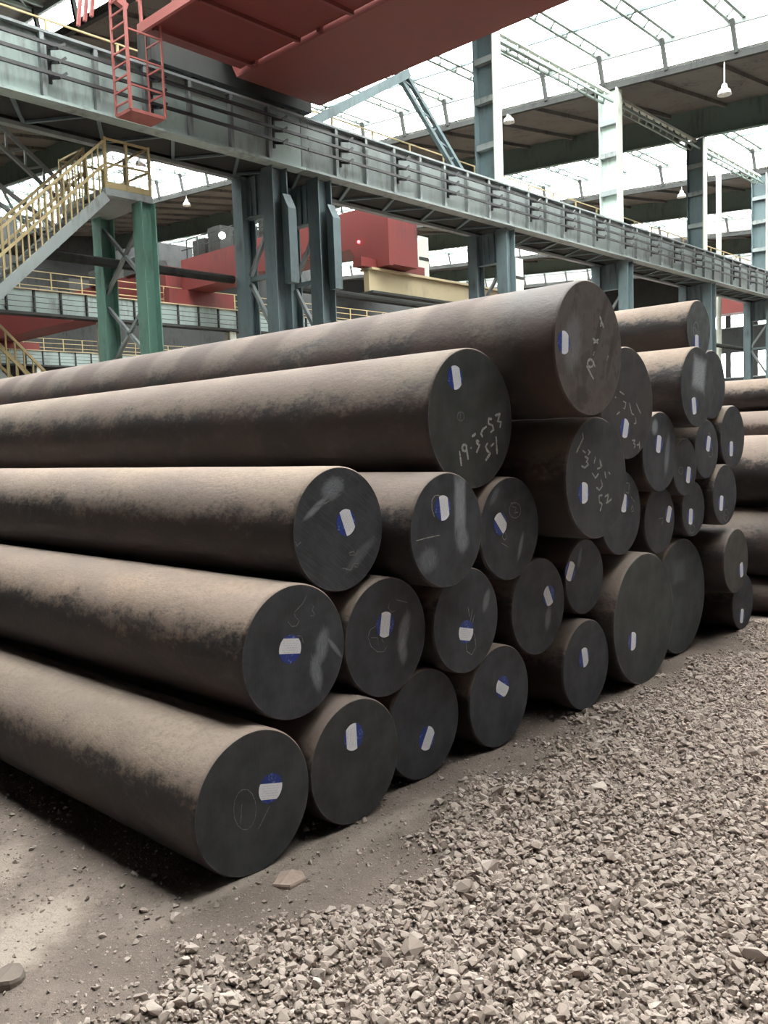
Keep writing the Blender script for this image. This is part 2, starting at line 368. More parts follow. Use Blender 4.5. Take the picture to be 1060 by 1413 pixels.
# ------------------------------------------------------------------ walls
def wall(name, parts): 
    m = MB()
    for p in parts: m.box(*p)
    return structure(m.build(name, MT['wall']))
wall('wall_left', [(-8.3, -8, -6, 66, -.1, 22)])
wall('wall_front', [(-8.3, 87, -6.3, -6, -.1, 22)])
wall('wall_back', [(-8.3, 87.3, 66, 66.3, -.1, 22)])
wall('wall_right', [(87, 87.3, -6, 66, -.1, 6.3), (87, 87.3, -6, 66, 8.7, 11.2), (87, 87.3, -6, 66, 12.5, 22)]+
     [(87, 87.3, y, y+.5, 6.3, 8.7) for y in np.arange(-6, 66, 2.6)]+[(87, 87.3, y, y+.5, 11.2, 12.5) for y in np.arange(-6, 66, 2.6)])
for k, (z0, z1) in enumerate(((6.3, 8.7), (11.2, 12.5))):
    wn = structure(box(86.94, 87.02, -6, 66, z0-.1, z0).build('window_%d' % (k+1), MT['grey']))
    p = box(87.1, 87.11, -5.5, -3.4, z0, z1).build('pane', MT['pane'], wn)
    rep(p, [(0, 2.6*i, 0) for i in range(1, 27)])

# ------------------------------------------------------------------ saw-tooth roof: dark decks and glazed bays in turn
def sheet(x0, x1, z0, z1, th, y0=-6., y1=66.):
    """sloping slab: rises from z0 over roof() at x0 to z1 over roof() at x1"""
    m = MB(); a, b = roof(y0), roof(y1)
    m.v = [(x0, y0, a+z0), (x1, y0, a+z1), (x1, y1, b+z1), (x0, y1, b+z0)]; m.v += [(x, y, z+th) for x, y, z in m.v]
    m.f = [(0, 3, 2, 1), (4, 5, 6, 7), (0, 1, 5, 4), (1, 2, 6, 5), (2, 3, 7, 6), (3, 0, 4, 7)]; return m
def along_y(x0, x1, za, zb, y0=-6., y1=66.):
    m = MB(); a, b = roof(y0), roof(y1)
    m.v = [(x0, y0, a+za), (x1, y0, a+za), (x1, y0, a+zb), (x0, y0, a+zb), (x0, y1, b+za), (x1, y1, b+za), (x1, y1, b+zb), (x0, y1, b+zb)]
    m.f = [(0, 1, 2, 3), (7, 6, 5, 4), (0, 4, 5, 1), (1, 5, 6, 2), (2, 6, 7, 3), (3, 7, 4, 0)]; return m
ceiling = structure(sheet(-8, 2, 1.22, 1.22, .1).build('ceiling', MT['deck']))
for x in (15, 31, 47, 63, 79): sheet(x, x+8, .22, 1.22, .1, 14. if x == 15 else -6.).build('roof_deck', MT['deck'], ceiling)
for x in (15, 31, 47, 63, 79):
    r = MB()
    for y in np.arange(15 if x == 15 else -5, 66, 2.5): r.beam((x, y, roof(y)+.14), (x+8, y, roof(y)+1.14), .12, .16)
    r.build('deck_purlin', MT['deck'], ceiling)['kind'] = 'stuff'
for x in (2, 7, 23, 39, 55, 71):
    m = along_y(x-.14, x+.14, 0, .05); 
    for q in (along_y(x-.03, x+.03, .05, 1.3), along_y(x-.14, x+.14, 1.3, 1.35)):
        i = len(m.v); m.v += q.v; m.f += [tuple(k+i for k in f) for f in q.f]
    m.build('deep_rafter', MT['beamgreen'], ceiling)
for x in (15, 31, 47, 63, 79): along_y(x-.09, x+.09, -.02, .18).build('rafter', MT['dark'], ceiling)
for k, x in enumerate((7, 23, 39, 55, 71)):
    wn = structure(along_y(x+7.94, x+8.06, 1.12, 1.36).build('window_%d' % (k+3), MT['girder']))
    ny_ = 9 if x == 7 else 29          # the glazed bay over the aisle stops at the column line
    if x == 7: sheet(7, 15, 1.36, 1.36, .1, 16.5, 66.).build('roof_deck', MT['deck'], ceiling)
    p0 = sheet(x, x+8, 1.36, 1.36, .008, -6., -3.5).build('pane', MT['pane'], wn)
    rep(p0, [(0, 2.5*i, .0715*2.5*i) for i in range(1, ny_)])
    v0 = along_y(x+7.99, x+7.998, .18, 1.2, -6., -3.5).build('pane', MT['pane'], wn)
    rep(v0, [(0, 2.5*i, .0715*2.5*i) for i in range(1, 29)])
    pm = MB(); y = -3.5; z = roof(y)+1.28
    for d in (-.24, .24): pm.beam((x, y+d, z), (x+8, y+d, z), .11, .11)
    for t in range(8): pm.beam((x+t+.1, y-.24, z), (x+t+.6, y+.24, z), .05)
    pu = pm.build('purlin', MT['lace'], wn); rep(pu, [(0, 2.5*i, .0715*2.5*i) for i in range(1, 28)])
    st = MB().beam((x+7.9, y, roof(y)+.14), (x+7.8, y+.12, roof(y)+1.25), .13).build('glazing_strut', MT['dark'], wn)
    rep(st, [(0, 2.5*i, .0715*2.5*i) for i in range(1, 28)])
    for q in (2.7, 5.3): along_y(x+q-.04, x+q+.04, 1.26, 1.34).build('tie_rod', MT['slate'], wn)
# unseen glazed strips added over the aisle to brighten the foreground
for k, (x0, x1, y1) in enumerate(((2, 7, 66), (15, 23, 14))):
    wn = structure(along_y(x0-.05, x0+.05, 1.2, 1.32, -6., y1).build('window_%d' % (k+8), MT['pale']))
    n = int((y1+6)/2.5)
    rep(sheet(x0, x1, 1.36, 1.36, .008, -6., -3.5).build('pane', MT['pane'], wn), [(0, 2.5*i, .0715*2.5*i) for i in range(1, n)])
    pm = MB(); z = roof(-3.5)+1.28
    for d in (-.24, .24): pm.beam((x0, -3.5+d, z), (x1, -3.5+d, z), .11, .11)
    rep(pm.build('purlin', MT['lace'], wn), [(0, 2.5*i, .0715*2.5*i) for i in range(1, n)])

# ------------------------------------------------------------------ steel columns on the aisle line
YF, YB, YU = 15.55, 17.07, 16.3          # front face, back face, upper shaft
def hsec(m, x, y, z0, z1, wx, dy, t=.03):
    """H section: flanges face the aisle (y), web between"""
    m.box(x-wx/2, x+wx/2, y-dy/2, y-dy/2+t, z0, z1); m.box(x-wx/2, x+wx/2, y+dy/2-t, y+dy/2, z0, z1); m.box(x-t/2, x+t/2, y-dy/2+t, y+dy/2-t, z0, z1); return m
def hsec_x(m, x, y, z0, z1, dx, wy, t=.03):
    m.box(x-dx/2, x-dx/2+t, y-wy/2, y+wy/2, z0, z1); m.box(x+dx/2-t, x+dx/2, y-wy/2, y+wy/2, z0, z1); m.box(x-dx/2+t, x+dx/2-t, y-t/2, y+t/2, z0, z1); return m
def column(x, label, upper=True, hood=False, mat='slate', base=None, group=None):
    root = thing('steel_column', (x, 16.3, 0), label, 'column', group); m = MT[mat]
    hsec_x(MB(), x, YF+.2, -.05, 7.96, .46, .40).build('front_leg', m, root)
    hsec_x(MB(), x, YB-.15, -.05, 7.96, .40, .36).build('back_leg', m, root)
    p = box(x-.02, x+.02, YF+.36, YB-.3, 7.0, 7.95)
    for y in (YF+.62, YF+.85, YF+1.05): p.box(x-.06, x+.06, y-.02, y+.02, 7.0, 7.95)
    p.box(x-.12, x+.12, YF+.36, YB-.3, 6.97, 7.0); p.build('head_plate', m, root)
    box(x-.05, x+.05, YF+.4, YB-.33, 5.5, 5.6).build('strut', m, root)
    b = [((x, YF+.3, 6.9), (x, YB-.3, 5.65)), ((x, YB-.3, 5.45), (x, YF+.3, 4.0)), ((x, YF+.3, 3.9), (x, YB-.3, 2.5)), ((x, YB-.3, 2.4), (x, YF+.3, 1.0))]
    for q in b: MB().beam(*q, .09, .09).build('diagonal_brace', MT['grey'], root)
    if hood:
        h = MB(); h.prism([(YF-.22, 5.3), (YF, 5.3), (YF, 7.35), (YF-.04, 7.35), (YF-.22, 7.0)], 'x', x+.02, x+.27); h.build('hooded_channel', m, root)
    if upper:
        mm = MT['pale'] if 30 < x < 38 else MT[mat]; zt = roof(YU)-.04  # one column has a pale green upper shaft
        box(x-.015, x+.015, YU-.34, YU+.34, 9.25, zt).box(x-.22, x+.22, YU+.34, YU+.38, 9.25, zt).build('upper_shaft', mm, root)
        box(x-.22, x+.22, YU-.38, YU-.34, 9.25, zt).build('front_flange', MT['cream'], root)  # paler than the shaft: light on this face put into the colour
        s = MB()
        for z in (10.5, 11.9, 13.1): s.box(x-.21, x+.21, YU-.33, YU+.33, z, z+.18)
        s.build('shaft_stiffener', MT['grey'], root)
    return root
column(13.62, 'left one of the twin slate blue two-legged steel columns under the crane girder joint', False, True)
column(15.06, 'right one of the twin slate blue two-legged steel columns under the crane girder joint', False, True)
column(23.05, 'slate blue steel column right of the red crane end with dark shaft rising to roof')
column(31.05, 'steel column with pale green upper shaft above the top bar end')
column(39.05, 'grey steel column behind the farthest top bar, dark upper shaft before the second skylight')
column(47.05, 'pale steel column at the right edge of the photo under the far roof')
column(55.05, 'farthest steel column of the aisle line, past the right edge')

# ------------------------------------------------------------------ crane runway girders, one per bay
spans = [(5.6, 14.33, 'nearest pale teal crane girder span with three black conductor bars, top left'),
         (14.35, 23.03, 'crane girder span between the twin columns and the next column, below the red crane'),
         (23.05, 31.03, 'third crane girder span, grey, above the top bar of the pile'),
         (31.05, 39.03, 'fourth crane girder span, under the pale green column shaft'),
         (39.05, 47.03, 'fifth crane girder span running off the right edge of the photo')]
spans += [(47.05, 55.03, 'sixth crane girder span, last one, past the right edge')]
for i, (x0, x1, lab) in enumerate(spans):
    g = thing('crane_runway_girder', (x0, 16.3, 8), lab, 'girder', None)
    m = MT['teal'] if i == 0 else MT['girder']  # later spans: the crane's shade is put into a greyer colour
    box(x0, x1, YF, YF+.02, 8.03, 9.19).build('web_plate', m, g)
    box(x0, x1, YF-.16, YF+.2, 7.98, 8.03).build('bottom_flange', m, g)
    box(x0, x1, YF-.12, YB+.05, 9.19, 9.24).build('walkway_plate', MT['grey'], g)
    box(x0, x1, YB-.03, YB, 8.0, 9.19).build('back_plate', MT['dark'], g)
    box(x0, x1, YB-.12, YB+.06, 7.97, 8.05).build('back_flange', MT['grey'], g)
    MB().beam((x0, 16.2, 9.29), (x1, 16.2, 9.29), .08, .12).build('crane_rail', MT['dark'], g)
    k0 = math.ceil((x0-22.89+.2)/1.0667); xk = [22.89+1.0667*k for k in range(k0, 60) if x0+.1 < 22.89+1.0667*k < x1-.1]
    s0 = box(xk[0]-.04, xk[0]+.04, YF-.11, YF, 8.03, 9.19).build('stiffener', MT['grey'], g)
    rep(s0, [(x-xk[0], 0, 0) for x in xk[1:]])
    for z in (8.96, 8.71, 8.44): MB().beam((x0, YF-.22, z), (x1, YF-.22, z), .05, .06).build('conductor_bar', MT['rail'], g)
    xb = [x for k, x in enumerate(xk) if x < x1-.45 and (k+k0) % 2 == (1 if x > 12 else 0)]
    if xb:
        b = MB(); x = xb[0]+.12
        b.beam((x, YF-.1, 8.30), (x, YF-.1, 9.02), .05)
        for z in (8.96, 8.71, 8.44):
            b.beam((x, YF-.1, z-.03), (x+.05, YF-.34, z-.09), .045); b.beam((x+.05, YF-.34, z-.09), (x+.20, YF-.34, z+.03), .05)
        rep(b.build('conductor_bracket', MT['rail'], g), [(q-xb[0], 0, 0) for q in xb[1:]])
    nl = 5
    for k in range(nl):
        a = x0+.06+(x1-x0-.12)*k/nl; c = x0+.06+(x1-x0-.12)*(k+1)/nl; mm = (a+c)/2
        MB().beam((a, YF+.12, 8.06), (mm, YB-.1, 8.06), .07, .05).build('lacing_bar', MT['slate'], g)
        MB().beam((mm, YB-.1, 8.06), (c, YF+.12, 8.06), .07, .05).build('lacing_bar', MT['slate'], g)
    box(x0+.02, x1-.02, YF+.25, YB-.15, 8.1, 8.13).build('soffit_sheet', MT['dark'], g)
# guard rail on the girder walkway
gr = thing('guard_rail', (5.6, YB, 9.24), 'thin weathered guard rail with posts along the top of the crane girder', 'railing')
p = MB().beam((5.7, YB, 9.245), (5.7, YB, 10.25), .045).build('post', MT['yellow'], gr); rep(p, [(1.6*k, 0, 0) for k in range(1, 31)])
for z in (9.55, 9.9, 10.25): MB().beam((5.6, YB, z), (55, YB, z), .035).build('rail', MT['yellow'], gr)
# longitudinal strut tube between the back legs
for k, (a, b) in enumerate(((2, 13.4), (15.3, 22.85), (23.25, 30.85), (31.25, 38.85), (39.25, 46.85))):
    MB().cyl((a, YB+.13, 5.6), (b, YB+.13, 5.6), .10, 10).build('strut_tube', MT['dark'])
    o = bpy.context.scene.objects
labs = ['dark strut tube left of the twin columns, passing behind the stair posts', 'dark strut tube from the twin columns to the next column', 'dark strut tube in the third bay, behind the top bar', 'dark strut tube in the fourth bay', 'dark strut tube in the fifth bay, far right']
for o, lb in zip([o for o in C.objects if o.name.startswith('strut_tube')], labs): tag(o, lb, 'tube')
# bracing between the upper shafts, first bay
vb = thing('roof_brace', (19, YU, 9.24), 'inverted V of braces standing on the girder left of the dark column shaft', 'brace')
MB().beam((15.3, YU, 9.5), (19.15, YU, 11.75), .30, .22).build('brace_arm', MT['slate'], vb)
la = MB()
for d in (-.22, .22): la.beam((18.95+d, YU, 11.7), (21.75+d, YU, 9.3), .13, .1)
la.build('brace_chord', MT['slate'], vb)
for k in range(7):
    t = (k+.3)/7.2; x = 18.95+2.8*t; z = 11.7-2.4*t; s = -1 if k % 2 else 1
    MB().beam((x-.22*s, YU, z), (x+.22*s+.2, YU, z-.15), .05).build('lacing_bar', MT['slate'], vb)
# lattice tie along the column heads
names = ['pale green lattice tie beam from under the red crane to the pale green column head', 'lattice tie beam over the dark roof deck right of the pale green column', 'lattice tie beam from the dark column head to the right edge of the photo']
for (a, b), lb in zip(((23.2, 30.9), (31.2, 38.9), (39.2, 46.9)), names):
    t = thing('lattice_tie_beam', (a, YU, 14), lb, 'beam')
    MB().beam((a, YU, 14.27), (b, YU, 14.27), .16, .1).build('top_chord', MT['cream'], t)
    MB().beam((a, YU-.2, 13.9), (b, YU-.2, 13.9), .07).build('bottom_chord', MT['lace'], t); MB().beam((a, YU+.2, 13.95), (b, YU+.2, 13.95), .07).build('bottom_chord', MT['lace'], t)
    for k in range(12):
        x = a+(b-a)*k/12; d = (b-a)/24
        MB().beam((x, YU-.2, 13.9), (x+d, YU, 14.25), .045).build('lattice_web', MT['lace'], t); MB().beam((x+d, YU, 14.25), (x+2*d, YU+.2, 13.95), .045).build('lattice_web', MT['lace'], t)
        MB().beam((x, YU-.2, 13.9), (x+2*d, YU+.2, 13.95), .04).build('lattice_web', MT['lace'], t)
pp = MB().cyl((44.6, 17.5, 0), (44.6, 17.5, 14.4), .13, 10).build('riser_pipe', MT['cream']); tag(pp, 'slim white riser pipe standing behind the girder at the far right', 'pipe')

# ------------------------------------------------------------------ further runways of the next bay
def runway(y, x0, x1, lab, mat='teal', z0=8.02, z1=9.15, rail=True, cols=True, n=9):
    g = thing('far_runway', (x0, y, z0), lab, 'girder')
    box(x0, x1, y, y+.04, z0+.08, z1).build('web_plate', MT[mat], g)
    box(x0, x1, y-.2, y+.5, z0-.05, z0+.08).build('bottom_flange', MT['dark'], g); box(x0, x1, y-.15, y+2, z1, z1+.06).build('walkway_plate', MT['tan'], g)
    s = box(x0+.3, x0+.38, y-.1, y, z0+.08, z1).build('stiffener', MT['dark'], g); rep(s, [(1.33*k, 0, 0) for k in range(1, int((x1-x0-.5)/1.33))])
    for z in (.3, .55, .8): MB().beam((x0, y-.14, z0+z), (x1, y-.14, z0+z), .03).build('conductor_bar', MT['rail'], g)
    if rail:
        p = MB().beam((x0+.1, y+.9, z1+.05), (x0+.1, y+.9, z1+1.1), .05).build('post', MT['yellow'], g); rep(p, [(1.6*k, 0, 0) for k in range(1, int((x1-x0)/1.6))])
        for z in (.4, .75, 1.1): MB().beam((x0, y+.9, z1+z), (x1, y+.9, z1+z), .035).build('rail', MT['yellow'], g)
    if cols:
        x = x0+4
        l = hsec(MB(), x, y+.3, -.05, z0-.05, .45, .5).build('leg', MT['cream'], g); rep(l, [(8*k, 0, 0) for k in range(1, int((x1-x0-4)/8)+1)])
    return g
runway(40, 11, 83, 'distant pale runway girder with yellow rail seen behind the twin columns')
runway(64, 11, 83, 'farthest pale runway girder low behind the stairs at left')
t = thing('runway_beam', (27, 26, 0), 'tan runway beam and cream columns right of the far red crane end', 'girder')
box(27.4, 47, 25.8, 26.1, 7.9, 8.85).build('beam_web', MT['tan'], t); box(27.4, 47, 25.6, 26.3, 8.8, 8.9).build('top_flange', MT['tan'], t); box(27.4, 47, 25.6, 26.3, 7.82, 7.92).build('bottom_flange', MT['dark'], t)
for x in (31.75, 39.75, 46.6):
    hsec(MB(), x, 26.55, -.05, 10.9, .7, .5, .05).build('column_shaft', MT['cream'], t)
    q = MB()
    for z in (7.0, 8.4, 9.8): q.box(x-.36, x+.36, 26.28, 26.31, z, z+.15)
    q.build('splice_plate', MT['dark'], t)

# ------------------------------------------------------------------ overhead crane in the near bay
cr = thing('overhead_crane', (13.5, 16.2, 9.35), 'big red box girder overhead crane crossing the top of the photo', 'crane')
b = MB(); b.prism([(-13, 9.52), (15.3, 9.52), (15.75, 10.35), (16.9, 10.35), (16.9, 11.6), (-13, 11.6)], 'x', 12.3, 14.76); b.build('box_girder', MT['red'], cr)
for y in (14.6, 12.6, 10.6): box(12.2, 12.3, y-.05, y+.05, 9.55, 11.55).build('girder_rib', MT['red'], cr)
e = box(10.6, 15.1, 15.95, 16.45, 9.62, 10.34); e.build('end_truck', MT['dark'], cr)
for x in (11.2, 12.0, 13.8, 14.6): MB().cyl((x, 16.1, 9.64), (x, 16.3, 9.64), .28, 18).build('wheel', MT['dark'], cr)
box(9.75, 12.25, -13, 15.1, 9.62, 9.67).build('walkway_floor', MT['darkred'], cr)
MB().beam((9.78, -13, 9.66), (9.78, 15.1, 9.66), .07, .18).build('walkway_edge', MT['pink'], cr)
for y in (14.7, 13.2, 11.7): MB().beam((9.85, y, 9.6), (12.25, y, 9.6), .08, .12).build('walkway_bracket', MT['red'], cr)
p = MB().beam((9.78, 15.0, 9.7), (9.78, 15.0, 10.8), .05).build('railing_post', MT['pink'], cr); rep(p, [(0, -1.1*k, 0) for k in range(1, 10)])
for z in (10.2, 10.8): MB().beam((9.78, 3, z), (9.78, 15.1, z), .045).build('handrail', MT['pink'], cr)
# hanging inspection cage beside the walkway
cg = MB(); x0, x1, y0, y1, z0, z1 = 9.18, 9.93, 14.59, 15.10, 7.9, 10.6
pl = box(x0, x1, y0, y1, z0-.03, z0+.03).build('cage_platform', MT['pink'], cr)
for (x, y, zt, r) in ((x0, y0, z1, .05), (x0, y1, z1, .038), (x1, y0, 9.66, .035), (x1, y1, 9.66, .03)): MB().beam((x, y, z0), (x, y, zt), r).build('cage_post', MT['pink'], cr)
for k in range(11): MB().beam((x0, y0, z0+.16+.235*k), (x0, y1, z0+.16+.235*k), .028).build('ladder_rung', MT['pink'], cr)
for z in (8.35, 8.85, 9.35):
    MB().beam((x0, y0, z), (x1, y0, z), .028).build('cage_rail', MT['pink'], cr); MB().beam((x1, y0, z), (x1, y1, z), .028).build('cage_rail', MT['pink'], cr)
br = MB()
for y in (15.3, 15.55, 15.8): br.beam((8.9, y, 9.7), (9.0, y, 10.35), .06)
br.beam((8.9, 15.2, 10.3), (9.6, 15.2, 10.05), .12); br.build('collector_arm', MT['pink'], cr)

# ------------------------------------------------------------------ red cranes in the far bays
c2 = thing('overhead_crane', (29, 32, 9.2), 'red overhead crane in the next bay seen behind the twin columns', 'crane')
b = MB(); b.prism([(25.0, 10.9), (25.0, 9.0), (26.6, 9.0), (27.6, 10.05), (40.6, 10.05), (40.6, 11.7), (27.0, 11.7)], 'x', 28.1, 29.75); b.build('box_girder', MT['darkred'], c2)
box(27.86, 28.1, 25.0, 26.3, 8.95, 10.9).build('end_cover', MT['darkred'], c2)
box(26.9, 31.2, 40.1, 40.6, 9.24, 10.04).build('end_truck', MT['darkred'], c2); box(26.9, 31.1, 25.75, 26.25, 8.92, 9.3).build('end_truck', MT['darkred'], c2)
for y, h in ((33, 1.1), (35.2, .8), (37.2, 1.3), (38.6, .9)): box(28.3, 29.3, y, y+1.1, 11.7, 11.7+h).build('motor_box', MT['dark'], c2)
p = MB().beam((28.12, 28, 11.7), (28.12, 28, 12.7), .05).build('railing_post', MT['dark'], c2); rep(p, [(0, 1.0*k, 0) for k in range(1, 13)])
for z in (12.2, 12.7): MB().beam((28.12, 27.5, z), (28.12, 40.5, z), .045).build('handrail', MT['dark'], c2)
def ball(m, c, r, n=12, k=8):
    i = len(m.v)
    for a in range(k+1):
        t = math.pi*a/k
        for q in range(n): m.v.append((c[0]+r*math.sin(t)*math.cos(2*math.pi*q/n), c[1]+r*math.sin(t)*math.sin(2*math.pi*q/n), c[2]+r*math.cos(t)))
    for a in range(k):
        for q in range(n): m.f.append((i+a*n+q, i+(a+1)*n+q, i+(a+1)*n+(q+1) % n, i+a*n+(q+1) % n))
    return m
c3 = thing('overhead_crane', (28.5, 52, 9.2), 'dim dark red overhead crane in the farthest bay, low behind the stairs', 'crane')
box(27.6, 29.6, 41.4, 64.6, 9.75, 11.5).build('box_girder', MT['darkred'], c3); box(26.2, 31.2, 64.2, 64.7, 9.23, 9.75).build('end_truck', MT['darkred'], c3); box(26.2, 31.2, 41.4, 41.8, 9.23, 9.75).build('end_truck', MT['darkred'], c3)
for y in (44, 48, 52, 56): box(27.5, 29.5, y, y+1.5, 11.5, 12.4).build('motor_box', MT['dark'], c3)

# ------------------------------------------------------------------ lamps under the rafters
def pendant(loc, ztop, lab, lit=False, r=.24):
    x, y, z = loc; t = thing('pendant_lamp', (x, y, ztop), lab, 'lamp')
    MB().cyl((x, y, z+.2), (x, y, ztop), .025, 8).build('stem', MT['lampwhite'], t)
    m = MB(); prof = [(.05, .24), (.09, .2), (.11, .08), (.2, 0), (r, -.14), (r-.02, -.14), (.18, -.01), (.09, .06)]; n = 16
    for rr, zz in prof: m.v += [(x+rr*math.cos(2*math.pi*k/n), y+rr*math.sin(2*math.pi*k/n), z+zz) for k in range(n)]
    for a in range(len(prof)-1): m.f += [(a*n+k, a*n+(k+1) % n, (a+1)*n+(k+1) % n, (a+1)*n+k) for k in range(n)]
    m.build('shade', MT['lampwhite'], t, True); ball(MB(), (x, y, z-.06), .09).build('bulb', MT['lit'] if lit else MT['lampwhite'], t, True)
pendant((31, 20.87, 14.58), roof(20.87)-.02, 'white bell lamp below the roof edge right of the dark column shaft')
pendant((31, 11.95, 13.13), roof(11.95)-.02, 'white bell lamp on a long stem at upper right')
pendant((47, 20.47, 14.27), roof(20.47)-.02, 'small white bell lamp under the second dark roof band')
pendant((31, 43.85, 15.92), roof(43.85)-.02, 'white bell lamp under the far roof left of the twin columns')
pendant((23, 36.0, 14.83), roof(36)+.02, 'dark bell lamp silhouetted against the skylight above the stair landing')
MB().beam((28.05, 36.3, 12.2), (27.8, 36.3, 12.2), .05).build('lamp_arm', MT['dark'], c2)
ball(MB(), (27.72, 36.3, 12.2), .17).build('work_lamp', MT['lit'], c2, True)
ball(MB(), (28.0, 26.9, 10.25), .07).build('signal_lamp', MT['litred'], c2, True)

# ------------------------------------------------------------------ staircase
st = thing('staircase', (9.5, 16.6, 0), 'steel staircase with yellow railings and two green posts, left edge', 'staircase')
XP, YA, YC = 10.2, 15.95, 17.6
for y, wd in ((YA, .36), (YC, .36)): hsec_x(MB(), XP, y, -.05, 6.62, .34, wd, .025).build('post', MT['green'], st)
for a, b_ in (((XP, YA, 6.4), (XP, YC, 5.0)), ((XP, YC, 6.4), (XP, YA, 5.0)), ((XP, YA, 4.7), (XP, YC, 3.4)), ((XP, YC, 4.7), (XP, YA, 3.4)), ((XP, YA, 3.2), (XP, YC, 1.9))): MB().beam(a, b_, .07).build('diagonal_brace', MT['grey'], st)
MB().beam((XP, YA, 3.3), (XP, YC, 3.3), .1).build('cross_strut', MT['grey'], st)
box(9.28, 10.35, 15.83, 17.75, 6.62, 6.76).build('landing', MT['grey'], st)
def flight(xa, za, xb, zb, ya, yb, n):
    for y in (ya, yb): MB().beam((xa, y, za-.06), (xb, y, zb-.06), .05, .2).build('stringer', MT['grey'], st)
    t0 = box(xa-.13, xa+.13, ya, yb, za-.05, za-.02).build('tread', MT['grey'], st)
    rep(t0, [((xb-xa)*k/n, 0, (zb-za)*k/n) for k in range(1, n)])
    for y in (ya, yb):
        for h in (.55, 1.0): MB().beam((xa, y, za+h), (xb, y, zb+h), .05).build('handrail', MT['yellow'], st)
        b0 = MB().beam((xa, y, za-.05), (xa, y, za+1.0), .028).build('baluster', MT['yellow'], st)
        rep(b0, [((xb-xa)*k/22, 0, (zb-za)*k/22) for k in range(1, 23)])
flight(9.3, 6.66, 6.5, 4.06, 15.86, 16.66, 13)
flight(6.5, 4.0, 10.3, .15, 16.9, 17.6, 18)
box(5.5, 6.55, 15.8, 17.7, 3.95, 4.05).build('landing', MT['grey'], st)
for x, y in ((5.6, 15.9), (5.6, 17.6)): box(x-.08, x+.08, y-.08, y+.08, -.05, 3.95).build('post', MT['green'], st)
for (x, y) in ((9.33, 15.86), (9.33, 16.7), (9.8, 15.86), (10.32, 15.86), (10.32, 16.8), (10.32, 17.7), (9.33, 17.7)): MB().beam((x, y, 6.7), (x, y, 7.75), .05).build('railing_post', MT['yellow'], st)
for z in (7.25, 7.72):
    for a, b_ in (((9.33, 15.86), (10.32, 15.86)), ((10.32, 15.86), (10.32, 17.7)), ((10.32, 17.7), (9.33, 17.7)), ((9.33, 17.7), (9.33, 16.7))): MB().beam((*a, z), (*b_, z), .04).build('guard_rail', MT['yellow'], st)
MB().beam((9.3, 15.86, 6.83), (10.34, 15.86, 6.83), .03, .12).build('kick_plate', MT['yellow'], st)

cb = thing('lattice_brace', (8, 17.3, 5.6), 'dark sloping lattice braces under the girder behind the yellow stair rails', 'brace')
for (a, b_) in (((7.7, 17.2, 7.9), (9.16, 17.2, 6.84)), ((5.6, 17.2, 7.9), (9.0, 17.2, 5.92))):
    A, B_ = Vector(a), Vector(b_); d = (B_-A).normalized(); s = Vector((-d.z, 0, d.x))*.16
    for q in (-1, 1): MB().beam(A+s*q, B_+s*q, .07).build('brace_chord', MT['grey'], cb)
    for k in range(8): MB().beam(A.lerp(B_, k/8)+s*(1 if k % 2 else -1), A.lerp(B_, (k+1)/8)-s*(1 if k % 2 else -1), .04).build('lacing_bar', MT['grey'], cb)
c4 = thing('overhead_crane', (66, 28, 9.3), 'distant red overhead crane low between the last columns at the right edge', 'crane')
box(65.6, 67.2, 18.5, 40.6, 9.9, 11.2).build('box_girder', MT['red'], c4); box(64.2, 68.6, 40.1, 40.6, 9.24, 9.9).build('end_truck', MT['red'], c4); box(64.2, 68.6, 18.5, 19.0, 9.24, 9.9).build('end_truck', MT['red'], c4)

# ------------------------------------------------------------------ loose slab and flake on the dirt
def slab(name, cx, cy, r, h, n, mat, lab, cat, jag=.08, seed=1):
    q = np.random.default_rng(seed); k = r*(1+q.uniform(-jag, jag, n)); a = np.linspace(0, 2*math.pi, n, endpoint=False)
    z = float(ground(cx, cy))-.012; m = MB(); i = 0
    for f, zz in ((1, 0), (1, h*.75), (.93, h)): m.v += [(cx+k[j]*f*math.cos(a[j]), cy+k[j]*f*.85*math.sin(a[j]), z+zz+.006*math.sin(a[j]*2)) for j in range(n)]
    for t in (0, 1): m.f += [(t*n+j, t*n+(j+1) % n, (t+1)*n+(j+1) % n, (t+1)*n+j) for j in range(n)]
    m.f += [tuple(range(n-1, -1, -1)), tuple(range(2*n, 3*n))]
    o = m.build(name, mat); return tag(o, lab, cat)
slab('stone_slab', 1.0, 2.56, .055, .04, 18, paint('grey_slab', (.20, .165, .14), (.12, .1, .085), .5, .9, 20), 'flat rounded dark grey stone slab on the dirt at the bottom left edge', 'stone', .05)
slab('rock_flake', 1.925, 2.33, .062, .026, 9, paint('pinkish_flake', (.33, .25, .21), (.2, .15, .12), .5, .9, 20), 'flat pinkish rock flake on the dirt below the nearest bar end', 'stone', .2, 4)

